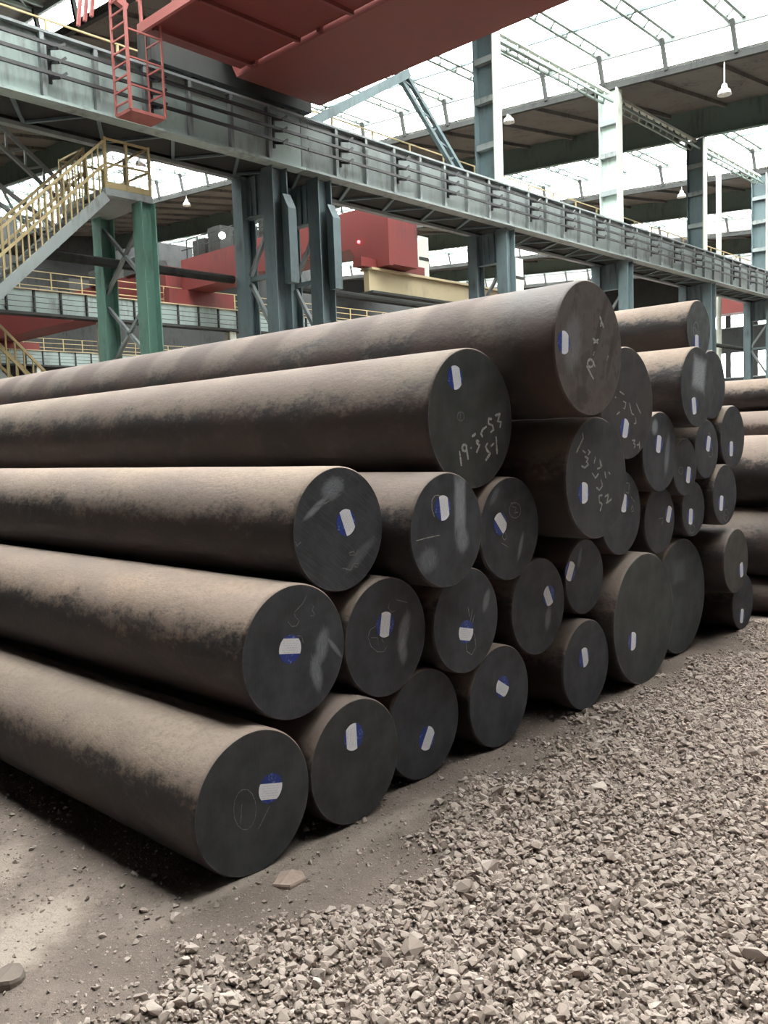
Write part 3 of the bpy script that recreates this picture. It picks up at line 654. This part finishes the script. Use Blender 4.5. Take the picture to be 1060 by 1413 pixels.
# ------------------------------------------------------------------ the pile of steel bars
# x, y of the sawn end, z, radius / paper label / chalk strokes, measured in metres
DATA = {"E":{"p":[1.9105,2.4799,0.2927,0.2759],"st":[0.0721,0.0182,-0.2496,0.1147,1.0],"ch":[[0.003,0.35,[[0.0025,-0.0278,-0.0049,-0.0594,-0.021,-0.081,-0.0427,-0.0883,-0.0655,-0.08,-0.0849,-0.0579,-0.0971,-0.0266,-0.1,0.0078,-0.0929,0.0388,-0.0773,0.0604,-0.056,0.0682,-0.0332,0.0607,-0.0134,0.0391,-0.0006,0.0075,0.0025,-0.0278],[-0.0622,0.0154,-0.072,-0.0588],[0.0668,-0.0368,0.0348,-0.0735,0.0066,-0.1057]]]]},
 "F":{"p":[2.4512,2.4824,0.2601,0.2667],"st":[-0.0257,0.1074,-1.5506,0.1103,1.0]},
 "G":{"p":[2.9818,2.5563,0.2554,0.2637],"st":[0.0207,-0.0778,-2.1351,0.1085,-1.0]},
 "H":{"p":[3.5366,2.5164,0.263,0.2659],"st":[0.015,0.0339,-0.5664,0.1264,1.0]},
 "I":{"p":[4.3204,2.4627,0.2719,0.264],"st":[-0.0192,0.0515,-1.3685,0.0948,-1.0]},
 "J":{"p":[4.9861,2.4261,0.4192,0.4172],"st":[-0.1622,-0.1109,-1.671,0.1027,-1.0]},
 "K":{"p":[5.8163,2.5555,0.4139,0.4124]},
 "D":{"p":[2.183,2.5256,0.7744,0.2727],"st":[-0.0276,0.0289,-0.1772,0.1089,-1.0],"ch":[[0.0035,0.35,[[0.0701,0.2146,0.0465,0.1856,-0.0009,0.1569,0.0034,0.1399,0.0236,0.1198,0.0091,0.102,-0.0174,0.105,-0.0345,0.1264],[0.0897,0.1742,0.1029,0.1636,0.0937,0.1486,0.1067,0.1338,0.1006,0.1244,0.0842,0.1295],[0.0067,0.0635,0.0333,0.0563,0.0396,0.0261]]]]},
 "L":{"p":[2.7231,2.5357,0.7252,0.2688],"st":[-0.0105,0.0583,-1.7621,0.1032,0.0],"ch":[[0.0035,0.45,[[-0.0711,0.0628,-0.1065,0.0533,-0.1225,0.0241,-0.1048,-0.02,-0.0657,-0.0526,-0.0245,-0.0592,-0.0055,-0.0405],[-0.1026,0.0181,-0.0623,0.0101],[-0.0624,0.0081,-0.0585,-0.0295],[-0.0392,-0.0006,-0.0224,-0.0205],[0.0261,0.1521,0.0128,0.1296,0.0326,0.1054,0.0572,0.1074],[0.069,0.1553,0.1395,0.131]]]]},
 "M":{"p":[3.2528,2.4974,0.7071,0.2603],"st":[-0.016,-0.064,-0.2556,0.1114,1.0],"ch":[[0.004,0.5,[[0.0079,0.0649,0.0192,0.0137],[0.0441,0.0517,0.0225,-0.0152],[0.0589,0.0207,0.0359,-0.0248],[-0.0157,-0.0953,-0.0114,-0.1498,0.0265,-0.1749,0.0629,-0.144,0.0543,-0.078,0.0247,-0.0651],[0.0431,-0.0687,0.0068,-0.1041]]]]},
 "N":{"p":[3.919,2.5183,0.6598,0.2673],"st":[0.0897,0.0377,-1.1063,0.1226,1.0]},
 "C":{"p":[2.4834,2.5575,1.2264,0.2665],"st":[0.0461,0.0293,-1.2149,0.1101,-1.0],"ch":[[0.005,0.35,[[0.0989,-0.0995,0.0839,-0.1174,0.0507,-0.1152,0.0458,-0.1048,0.0737,-0.1003,0.0787,-0.1108],[0.0041,-0.164,0.0526,-0.1785,0.0707,-0.1533,0.0985,-0.157,0.0948,-0.1725,0.07,-0.1651],[-0.2493,-0.0221,-0.2431,-0.0412,-0.2203,-0.0272],[-0.145,0.1049,-0.0805,0.1146,-0.0159,0.1401]]]]},
 "O":{"p":[3.0129,2.407,1.1749,0.2646],"st":[-0.0221,0.1042,-1.4605,0.1042,-1.0],"ch":[[0.004,0.8,[[-0.0481,0.1606,-0.0844,0.1633,-0.1079,0.145,-0.1099,0.105,-0.0937,0.069],[-0.2221,-0.0233,-0.1607,-0.0189,-0.0569,-0.0158]]]]},
 "P":{"p":[3.6236,2.4883,1.1151,0.2676],"st":[-0.0816,0.0409,-0.8557,0.1006,-1.0],"ch":[[0.004,0.5,[[0.0959,0.0854,0.0899,0.0684,0.0745,0.0558,0.0528,0.05,0.0294,0.0522,0.0087,0.0618,-0.0051,0.077,-0.0095,0.0946,-0.0036,0.1113,0.0114,0.1239,0.0327,0.1299,0.0561,0.128,0.0771,0.1185,0.0913,0.1033,0.0959,0.0854],[0.0036,0.1299,0.0503,0.1295],[0.0145,0.1125,0.055,0.1024,0.0363,0.0773,0.0717,0.0774],[-0.0848,-0.0628,-0.0233,-0.0932],[-0.0656,-0.0122,-0.0758,-0.0375,-0.056,-0.0529,-0.0349,-0.042,-0.0486,-0.0141]]]]},
 "AD":{"p":[4.4009,2.5115,0.752,0.2224],"st":[-0.1625,0.0559,-2.0815,0.1036,0.0]},
 "B":{"p":[3.3761,2.525,1.6757,0.3443],"st":[-0.1159,0.1968,-1.4146,0.1098,-1.0],"ch":[[0.013,1,[[-0.1097,-0.1521,-0.0984,-0.2245],[-0.0529,-0.1397,-0.055,-0.1467,-0.0602,-0.1521,-0.0675,-0.155,-0.0754,-0.1547,-0.0824,-0.1513,-0.087,-0.1455,-0.0884,-0.1385,-0.0864,-0.1315,-0.0812,-0.126,-0.0739,-0.1231,-0.066,-0.1234,-0.059,-0.1267,-0.0543,-0.1325,-0.0529,-0.1397],[-0.0557,-0.1359,-0.0436,-0.1963],[-0.0259,-0.1406,-0.0138,-0.141],[-0.0082,-0.0865,0.0229,-0.0726],[0.0212,-0.1092,0.0459,-0.1062,0.0268,-0.1203,0.0511,-0.1284,0.0247,-0.1661],[0.1146,-0.0393,0.0826,-0.0517,0.066,-0.0735,0.0777,-0.0904],[0.1608,-0.0026,0.1322,-0.0005,0.131,-0.0265,0.1658,-0.0345,0.1712,-0.057,0.145,-0.0696],[0.1873,0.014,0.2333,0.0232,0.2087,-0.0144,0.2413,-0.0185,0.2269,-0.0467]]],[0.013,0.95,[[0.1204,-0.1213,0.1007,-0.1374,0.1154,-0.1603,0.1404,-0.1724,0.0975,-0.208],[0.1451,-0.1388,0.1747,-0.1229],[0.1924,-0.0894,0.1981,-0.1803]]],[0.006,0.25,[[-0.0665,0.012,-0.0696,0.0027,-0.0773,-0.0047,-0.0881,-0.0087,-0.0999,-0.0086,-0.1102,-0.0044,-0.1171,0.0031,-0.1193,0.0124,-0.1162,0.0217,-0.1086,0.029,-0.0979,0.0331,-0.0861,0.0331,-0.0757,0.0289,-0.0687,0.0214,-0.0665,0.012],[-0.0918,0.0372,-0.0999,-0.0091]]]]},
 "A":{"p":[3.9869,2.2244,2.0144,0.3459],"st":[-0.2426,0.0155,-1.6323,0.1057,-1.0],"ch":[[0.012,0.9,[[-0.0407,-0.0865,0.0302,-0.1545],[0.0307,-0.0735,0.0275,-0.0822,0.0191,-0.0894,0.0071,-0.0936,-0.0059,-0.0941,-0.0175,-0.0907,-0.0253,-0.0841,-0.0279,-0.0757,-0.0248,-0.067,-0.0165,-0.0599,-0.0047,-0.0556,0.0084,-0.0551,0.02,-0.0584,0.028,-0.065,0.0307,-0.0735],[0.0279,-0.0605,0.0481,-0.0911]]],[0.012,0.8,[[0.0263,0.0538,0.084,0.031],[0.09,0.0523,0.036,0.0284]]],[0.014,0.8,[[0.1199,0.1487,0.1135,0.1168],[0.1044,0.1711,0.146,0.1137]]],[0.01,0.5,[[0.1683,-0.0549,0.1913,-0.0273]]],[0.01,0.5,[[0.0288,-0.0345,0.0453,-0.0128]]]]},
 "Q":{"p":[4.188,2.3034,1.3395,0.3335],"st":[-0.139,-0.0692,-1.604,0.1075,-1.0],"ch":[[0.011,0.75,[[-0.2198,0.1456,-0.1464,0.2195,-0.1534,0.2479],[-0.1565,0.1553,-0.125,0.142],[-0.1003,0.1573,-0.0764,0.1442,-0.1012,0.1289],[-0.1337,0.122,-0.0969,0.1124,-0.1186,0.0929,-0.0947,0.0796,-0.1356,0.0637,-0.1719,0.0752],[-0.0196,0.1173,-0.0373,0.081],[-0.005,0.0504,0.0373,0.0566,0.025,0.0989,0.0509,0.0601],[-0.0603,0.0327,-0.0232,0.0017,0.0109,0.0246],[0.0792,0.0334,0.0901,-0.0051],[0.1222,0.0269,0.1393,0.0132],[-0.0165,-0.0486,0.0165,-0.0659,0.0511,-0.0448,0.0352,-0.0102],[0.0496,-0.0951,0.0122,-0.0965,0.0145,-0.1302,0.0446,-0.1453,0.0214,-0.1812],[0.075,-0.1054,0.1186,-0.096,0.1037,-0.1288,0.0911,-0.1448,0.1528,-0.1242]]]]},
 "R":{"p":[4.7146,2.3883,1.7485,0.3327],"st":[-0.0311,-0.1491,-1.8622,0.1034,-1.0],"ch":[[0.01,0.75,[[-0.1002,0.0673,-0.0441,0.0502],[-0.1567,0.0343,-0.142,0.0315],[-0.0578,0.0115,-0.0264,0.0027,-0.0401,-0.0331,-0.0589,-0.0272],[0.0185,0.0029,0.0428,-0.0574,0.0752,-0.0696],[0.1033,0.0003,0.1619,-0.0609],[-0.1411,-0.0654,-0.1035,-0.0508],[0.0946,-0.085,0.1004,-0.1155,0.0739,-0.1213],[0.0448,-0.2191,0.0842,-0.2174,0.064,-0.2379,0.0895,-0.2451,0.0691,-0.2683],[0.1093,-0.2485,0.1354,-0.2447],[0.1399,-0.2263,0.1428,-0.2726]]]]},
 "S":{"p":[5.2229,2.425,1.4456,0.2584],"st":[-0.0271,0.0501,-1.7896,0.1054,0.0]},
 "T":{"p":[5.6275,2.3519,1.8574,0.2685],"st":[-0.0591,-0.1242,-1.4094,0.1056,0.0]},
 "U":{"p":[6.2593,2.5085,1.8954,0.2515],"ch":[[0.006,0.2,[[0.0181,0.003,0.0476,-0.0679]]]]},
 "V":{"p":[5.9984,2.4957,2.2731,0.2065],"st":[-0.0383,-0.0942,-1.5844,0.05,0.0],"ch":[[0.008,0.5,[[-0.0091,-0.0001,-0.0136,-0.0225,-0.0255,-0.041,-0.0424,-0.0518,-0.0609,-0.0529,-0.0773,-0.0442,-0.0886,-0.0273,-0.0923,-0.0056,-0.0879,0.0165,-0.0762,0.0349,-0.0595,0.0459,-0.041,0.0472,-0.0244,0.0386,-0.013,0.0217,-0.0091,-0.0001],[-0.0728,0.0125,-0.0289,-0.0184]]]]},
 "W":{"p":[6.5648,2.4748,1.5076,0.2412],"st":[-0.0334,-0.0872,-1.6241,0.0898,0.0],"ch":[[0.004,0.3,[[0.0183,-0.124,0.0134,-0.1427,-0.0002,-0.1572,-0.0196,-0.1648,-0.0411,-0.1638,-0.0602,-0.1547,-0.0734,-0.1392,-0.078,-0.1203,-0.0732,-0.1019,-0.0598,-0.0874,-0.0406,-0.0797,-0.0192,-0.0805,0.0002,-0.0895,0.0135,-0.105,0.0183,-0.124]]]]},
 "X":{"p":[6.0645,2.4702,1.4331,0.2137],"st":[0.0278,0.0384,-1.8454,0.0989,0.0],"ch":[[0.005,0.45,[[0.1057,-0.0182,0.1011,-0.036,0.0887,-0.0499,0.071,-0.0571,0.0515,-0.0563,0.0341,-0.0477,0.0222,-0.0329,0.0181,-0.015,0.0226,0.0026,0.0348,0.0165,0.0524,0.0238,0.0718,0.0232,0.0894,0.0147,0.1015,-0.0001,0.1057,-0.0182],[0.0247,0.1177,0.0629,0.1015,0.0499,0.0864]]]]},
 "Y":{"p":[5.6652,2.4567,1.3271,0.1987],"st":[0.0513,-0.0567,-1.8173,0.1033,0.0],"ch":[[0.005,0.4,[[-0.0346,-0.0234,-0.0382,-0.0337,-0.0479,-0.0416,-0.0617,-0.0455,-0.0768,-0.0447,-0.0904,-0.0393,-0.0996,-0.0304,-0.1028,-0.0198,-0.0993,-0.0095,-0.0897,-0.0016,-0.076,0.0023,-0.0609,0.0016,-0.0473,-0.0038,-0.0379,-0.0127,-0.0346,-0.0234],[-0.0573,-0.0125,-0.0511,-0.0468],[0.1173,-0.0166,0.1288,-0.047]]]]},
 "Z":{"p":[5.3997,2.5157,0.9883,0.231],"st":[0.1352,0.0268,-1.957,0.1034,0.0],"ch":[[0.006,0.35,[[-0.0223,0.0103,0.051,0.0099,0.0206,-0.0329,0.0505,-0.0162]]]]},
 "AA":{"p":[5.9153,2.5053,1.0174,0.1986],"st":[-0.0525,-0.0486,-1.6837,0.0999,0.0],"ch":[[0.005,0.4,[[0.0147,-0.1421,0.0101,-0.155,-0.0023,-0.1644,-0.02,-0.1684,-0.0396,-0.1663,-0.057,-0.1586,-0.0689,-0.1467,-0.073,-0.1331,-0.0685,-0.1204,-0.0563,-0.111,-0.0387,-0.1069,-0.0192,-0.1088,-0.0016,-0.1165,0.0105,-0.1284,0.0147,-0.1421],[-0.0108,-0.0375,0.0132,-0.0704]]]]},
 "AB":{"p":[6.3422,2.4474,1.0888,0.2277],"st":[-0.0748,-0.0567,-1.7252,0.0931,0.0],"ch":[[0.005,0.4,[[0.0588,-0.1575,0.0543,-0.1766,0.0419,-0.1911,0.0241,-0.1981,0.0045,-0.1962,-0.013,-0.1859,-0.025,-0.1692,-0.0292,-0.1494,-0.0247,-0.1305,-0.0125,-0.116,0.0051,-0.1089,0.0247,-0.1106,0.0423,-0.1208,0.0545,-0.1375,0.0588,-0.1575],[0.0236,-0.0421,0.0427,-0.0811],[-0.0128,-0.1456,0.0283,-0.16]]]]},
 "AC":{"p":[4.7832,2.4744,1.0924,0.2607],"st":[0.0336,0.0567,-1.6731,0.0994,0.0],"ch":[[0.006,0.5,[[0.0667,0.1789,0.1066,0.1716,0.0949,0.1109,0.0612,0.1228],[0.1247,0.0897,0.1748,0.0524],[0.1224,0.0041,0.1436,0.0358,0.1571,0.0011,0.1283,-0.0059]]]]},
 "AE":{"p":[6.4537,2.4092,0.584,0.2465],"st":[0.1031,-0.082,-1.4493,0.0712,0.0],"ch":[[0.004,0.3,[[0.0808,-0.0392,0.1403,-0.0397]]]]},
 "AF":{"p":[6.7545,2.4699,0.2206,0.2245],"st":[-0.0269,-0.1077,-1.7927,0.1048,0.0]}}
BM = bar_mat()
CH = {}
WHITE = label_mat(); BLUE = blue_mat()
FACES = dict(
    C=dict(patches=((-.12, .66, .30, .20, .3, .55, .7), (-.5, .38, .36, .07, .55, .7, .8), (.45, -.45, .5, .12, .6, .25, 1.)), streak=.75, sa=-.65),
    O=dict(patches=((.36, .42, .62, .19, 1.53, .75, .45), (.40, -.22, .26, .22, 1.53, .55, .6), (-.55, -.45, .26, .30, 1.57, .35, .9)), streak=.2),
    D=dict(patches=((.52, -.02, .34, .15, 1.3, .5, .9), (.38, -.40, .34, .13, 1.75, .55, .9), (.78, -.1, .26, .05, -.9, .5, .6)), streak=.15),
    L=dict(patches=((.42, .02, .42, .16, 1.2, .6, 1.), (.38, -.32, .26, .13, 1.6, .5, .8)), streak=.12),
    M=dict(patches=((.62, .28, .28, .12, 1.15, .5, .7),), streak=.12),
    P=dict(patches=((.33, -.38, .34, .07, 1.2, .45, .6), (-.5, .66, .26, .1, .8, .3, .9)), streak=.15),
    N=dict(patches=((.33, -.3, .3, .13, 1.3, .4, .7),), streak=.1),
    S=dict(patches=((-.3, .62, .24, .2, 1.2, .75, .5), (.38, -.05, .62, .16, 1.35, .45, .7)), streak=.2),
    T=dict(patches=((.10, .33, .46, .48, -.2, 1.0, .2),), streak=.3, base=( 0.057, 0.061, 0.066)),
    AD=dict(patches=((-.25, .55, .35, .1, 1.2, .4, .8),), streak=.12),
    A=dict(patches=((.32, .35, .75, .09, 1.1, -.85, .7), (.62, -.1, .45, .07, 1.2, -.7, .8), (-.35, -.75, .4, .2, .2, -.7, .9), (-.5, .05, .5, .3, 1.3, .3, .7)), streak=.25, brown=.75, base=( 0.110, 0.088, 0.081)),
    R=dict(brown=.35, base=( 0.055, 0.050, 0.051)), B=dict(base=( 0.051, 0.054, 0.051), streak=.08, patches=((.45, .35, .4, .3, .3, -.5, .6),)),
    Q=dict(base=( 0.051, 0.053, 0.055), streak=.35, brown=.2), J=dict(base=( 0.050, 0.055, 0.053), streak=.2), K=dict(base=( 0.051, 0.057, 0.057), streak=.2, patches=((-.1, .45, .3, .25, 0, .15, .3), (0, .2, .3, .1, 0, -.3, .4))),
    V=dict(base=( 0.099, 0.109, 0.109)), E=dict(base=( 0.050, 0.054, 0.057), streak=.1), F=dict(base=( 0.050, 0.051, 0.051), streak=.1), AE=dict(base=( 0.069, 0.066, 0.060)))
common = face_mat('sawn_face', .27, (), streak=.15)
def face_of(k, r):
    return face_mat('sawn_face_smeared', r, **FACES[k]) if k in FACES else common
def steel_bar(k, x, y, z, r, label, length=9., dust=(.9, .3, 0), st=None, ch=None):
    root = thing('steel_bar', (x, y, z), label, 'steel bar', 'round steel bars of the pile')
    n = 72; rr = np.random.default_rng(abs(hash_(k))); ys = np.concatenate([[0.], [.006, .02], np.arange(.12, length, .22), [length]])
    prof = r*(1+rr.normal(0, .0012, len(ys))); prof[0] = r-.006; prof[1] = r-.001; prof[2] = r
    th = np.linspace(0, 2*np.pi, n, endpoint=False)
    V = np.stack([np.outer(prof, np.cos(th)), np.repeat(ys[:, None], n, 1), np.outer(prof, np.sin(th))], -1).reshape(-1, 3)
    i = np.arange(len(ys)-1)[:, None]*n; j = np.arange(n)[None]; jn = (j+1) % n
    q = np.stack([i+j, i+jn, i+n+jn, i+n+j], -1).reshape(-1, 4)[:, ::-1]
    o = quick_mesh('bar_body', V, q, BM, True); o.parent = root; o.color = (*dust, 1)
    c = MB(); c.v = [((r-.006)*math.cos(t), 0, (r-.006)*math.sin(t)) for t in th]; c.f = [tuple(range(n))]
    me = bpy.data.meshes.new('end_face'); me.from_pydata(c.v, [], c.f); me.materials.append(face_of(k, r)); f = bpy.data.objects.new('end_face', me); C.objects.link(f); f.parent = root
    if st:
        u, w_, ang, L, side = st; R = .057; h = .030; off = -.012*side
        def flat(name, pts, mat, par, y0, th_=.0006):
            m = MB().prism(pts, 'y', y0-th_, y0); me = bpy.data.meshes.new(name); me.from_pydata(m.v, [], m.f)
            bm = bmesh.new(); bm.from_mesh(me); bmesh.ops.recalc_face_normals(bm, faces=bm.faces); bm.to_mesh(me); bm.free()
            me.materials.append(mat); ob = bpy.data.objects.new(name, me); C.objects.link(ob); ob.parent = par; return ob
        # white middle strip of a round label; blue printed caps on both sides
        o0 = -off; s0 = -h-o0; s1 = h-o0
        def arc(p0, p1, sgn):
            return [(sgn*math.sqrt(max(R*R-p*p, 0)), p+o0) for p in np.linspace(p0, p1, 7)]
        lab = flat('paper_label', arc(s0, s1, 1)+arc(s1, s0, -1), WHITE, root, -.0008)
        lab.location = (u, 0, w_); lab.rotation_euler = (0, -ang, 0)
        for a, b in ((s1, R), (-R, s0)):
            if b-a < .006: continue
            pts = arc(a, b, 1)+arc(b, a, -1)
            flat('blue_border', pts, BLUE, lab, -.0007)
    if ch:
        for wd, br, lines in ch:
            key = round(br, 2)
            if key not in CH: CH[key] = chalk_mat(br)
            m = MB()
            for l in lines:
                p = [Vector((l[i], 0, l[i+1])) for i in range(0, len(l), 2)]
                p = [q if i == 0 or i == len(p)-1 else q for i, q in enumerate(p)]
                dn = []
                for a, b in zip(p[:-1], p[1:]):
                    k_ = max(1, int((b-a).length/.012)); dn += [a.lerp(b, t/k_) for t in range(k_)]
                dn.append(p[-1]); i0 = len(m.v); kk = len(dn)
                for i, q in enumerate(dn):
                    d = (dn[min(i+1, kk-1)]-dn[max(i-1, 0)]); d = d.normalized() if d.length > 1e-6 else Vector((1, 0, 0))
                    s = Vector((-d.z, 0, d.x))*(wd/2*(.75+.5*rr.random())*(.7 if i in (0, kk-1) else 1))
                    for sg in (-1, 1): v = q+s*sg; m.v.append((v.x, -.0011, v.z))
                m.f += [(i0+2*i, i0+2*i+1, i0+2*i+3, i0+2*i+2) for i in range(kk-1)]
            me = bpy.data.meshes.new('chalk_marking'); me.from_pydata(m.v, [], m.f); me.materials.append(CH[key])
            ob = bpy.data.objects.new('chalk_marking', me); C.objects.link(ob); ob.parent = root
    return root
def hash_(s): return sum((i+3)*ord(c_)*7 for i, c_ in enumerate(s))
LAB = dict(
 E='nearest bar, bottom row at far left, label with blue above and below',
 F='second bar from the left in the bottom row, plain dark end with upright white label',
 G='third bar from the left in the bottom row, slanted white label below centre',
 H='fourth bar from the left in the bottom row, small tilted label near centre',
 I='small bar on the ground directly left of the thick bar, diamond-like white label',
 J='very thick bar on the ground with a slim upright label left of centre',
 K='very thick unlabelled bar on the ground behind the other thick bar',
 D='leftmost bar of the second row with chalk hook mark and grey smears right of label',
 L='second bar of the second row, faint chalk circle left of label and white scrapes',
 M='third bar of the second row, label with blue top and thin chalk loop below',
 N='fourth bar of the second row, tilted label right of its centre',
 C='leftmost bar of the third row, end scored by diagonal saw scratches',
 O='third-row bar with a broad pale vertical streak right of its label',
 P='third-row bar with circled chalk number at upper right of its label',
 AD='bar tucked below the thick chalked bar, slanted label near its left edge',
 B='thick bar above the third row with bold white chalk numbers in two lines',
 A='topmost thick bar with rust brown scaly end and chalk 19',
 Q='thick bar under the topmost bar, white chalk digits in a slanting column',
 R='thick bar right of and behind the topmost bar, chalk strokes above its label',
 S='bar with bluish shiny smears left of and below its upright label, under the whitewashed bar',
 T='upper bar with a large square of chalky whitewash on its end',
 U='unlabelled dark bar half hidden behind the whitewashed bar end',
 V='farthest top bar of the pile with light grey end in front of the column',
 W='rightmost bar of the upper rows, slim label low on its dark end',
 X='bar under the whitewashed one, label with chalk ring at its lower right',
 Y='bar with label flanked by two faint chalk marks, beside the bluish smeared bar',
 Z='bar resting on the two thick bars with faint chalk figure left of label',
 AA='bar above the farther thick bar, chalk ring directly below its label',
 AB='rightmost bar of the fourth row, long chalk ring at lower right of label',
 AC='bar behind the thick chalked bar, tapering white label with thin chalk scrawl',
 AE='brown bar past the thick bars, upper of the stacked pair at right',
 AF='bar past the thick bars on the ground, lower of the stacked pair at right')
DUST = dict(E=(.95, .35, 0), D=(1., .75, 0), C=(.95, .5, 0), B=(.8, .25, .15), A=(.5, .8, .8), V=(.9, .45, .1), T=(.9, .5, .1), O=(.7, .6, .1), AE=(.35, .9, .3))
GROUND = {'E', 'F', 'G', 'H', 'I', 'J', 'K', 'AF'}
for k, d in DATA.items():
    x, y, z, r = d['p']; r -= .003
    if k in GROUND: z = r-.004
    steel_bar(k, x, y, z, r, LAB[k], dust=DUST.get(k, (.7, .4, .05)), st=d.get('st'), ch=d.get('ch'))
for k, x, z, r, lb, du in (('p1', 8.05, 1.855, .15, 'uppermost bar of the further pile at the right edge, pale dusty top', (.95, .5, 0)), ('p2', 7.92, 1.555, .16, 'second bar down in the further pile at the right edge', (.9, .5, 0)),
        ('p3', 7.58, 1.203, .303, 'thick shaded bar in the middle of the further pile at the right edge', (.9, .35, 0)), ('p4', 7.5, .605, .293, 'thick rusty brown bar low in the further pile at the right edge', (.45, .9, .5)), ('p6', 8.16, .30, .30, 'bar on the ground at the back of the further pile, almost hidden', (.3, .5, 0)), ('p7', 8.2, .95, .30, 'bar at middle height at the back of the further pile, almost hidden', (.3, .5, 0)), ('p8', 8.37, 1.5, .25, 'bar high at the back of the further pile, almost hidden', (.3, .5, 0)),
        ('p5', 7.42, .151, .155, 'thin dark bar on the ground under the further pile, right edge', (.3, .5, 0))):
    steel_bar(k, x, 2.15, z, r-.002, lb, dust=du)
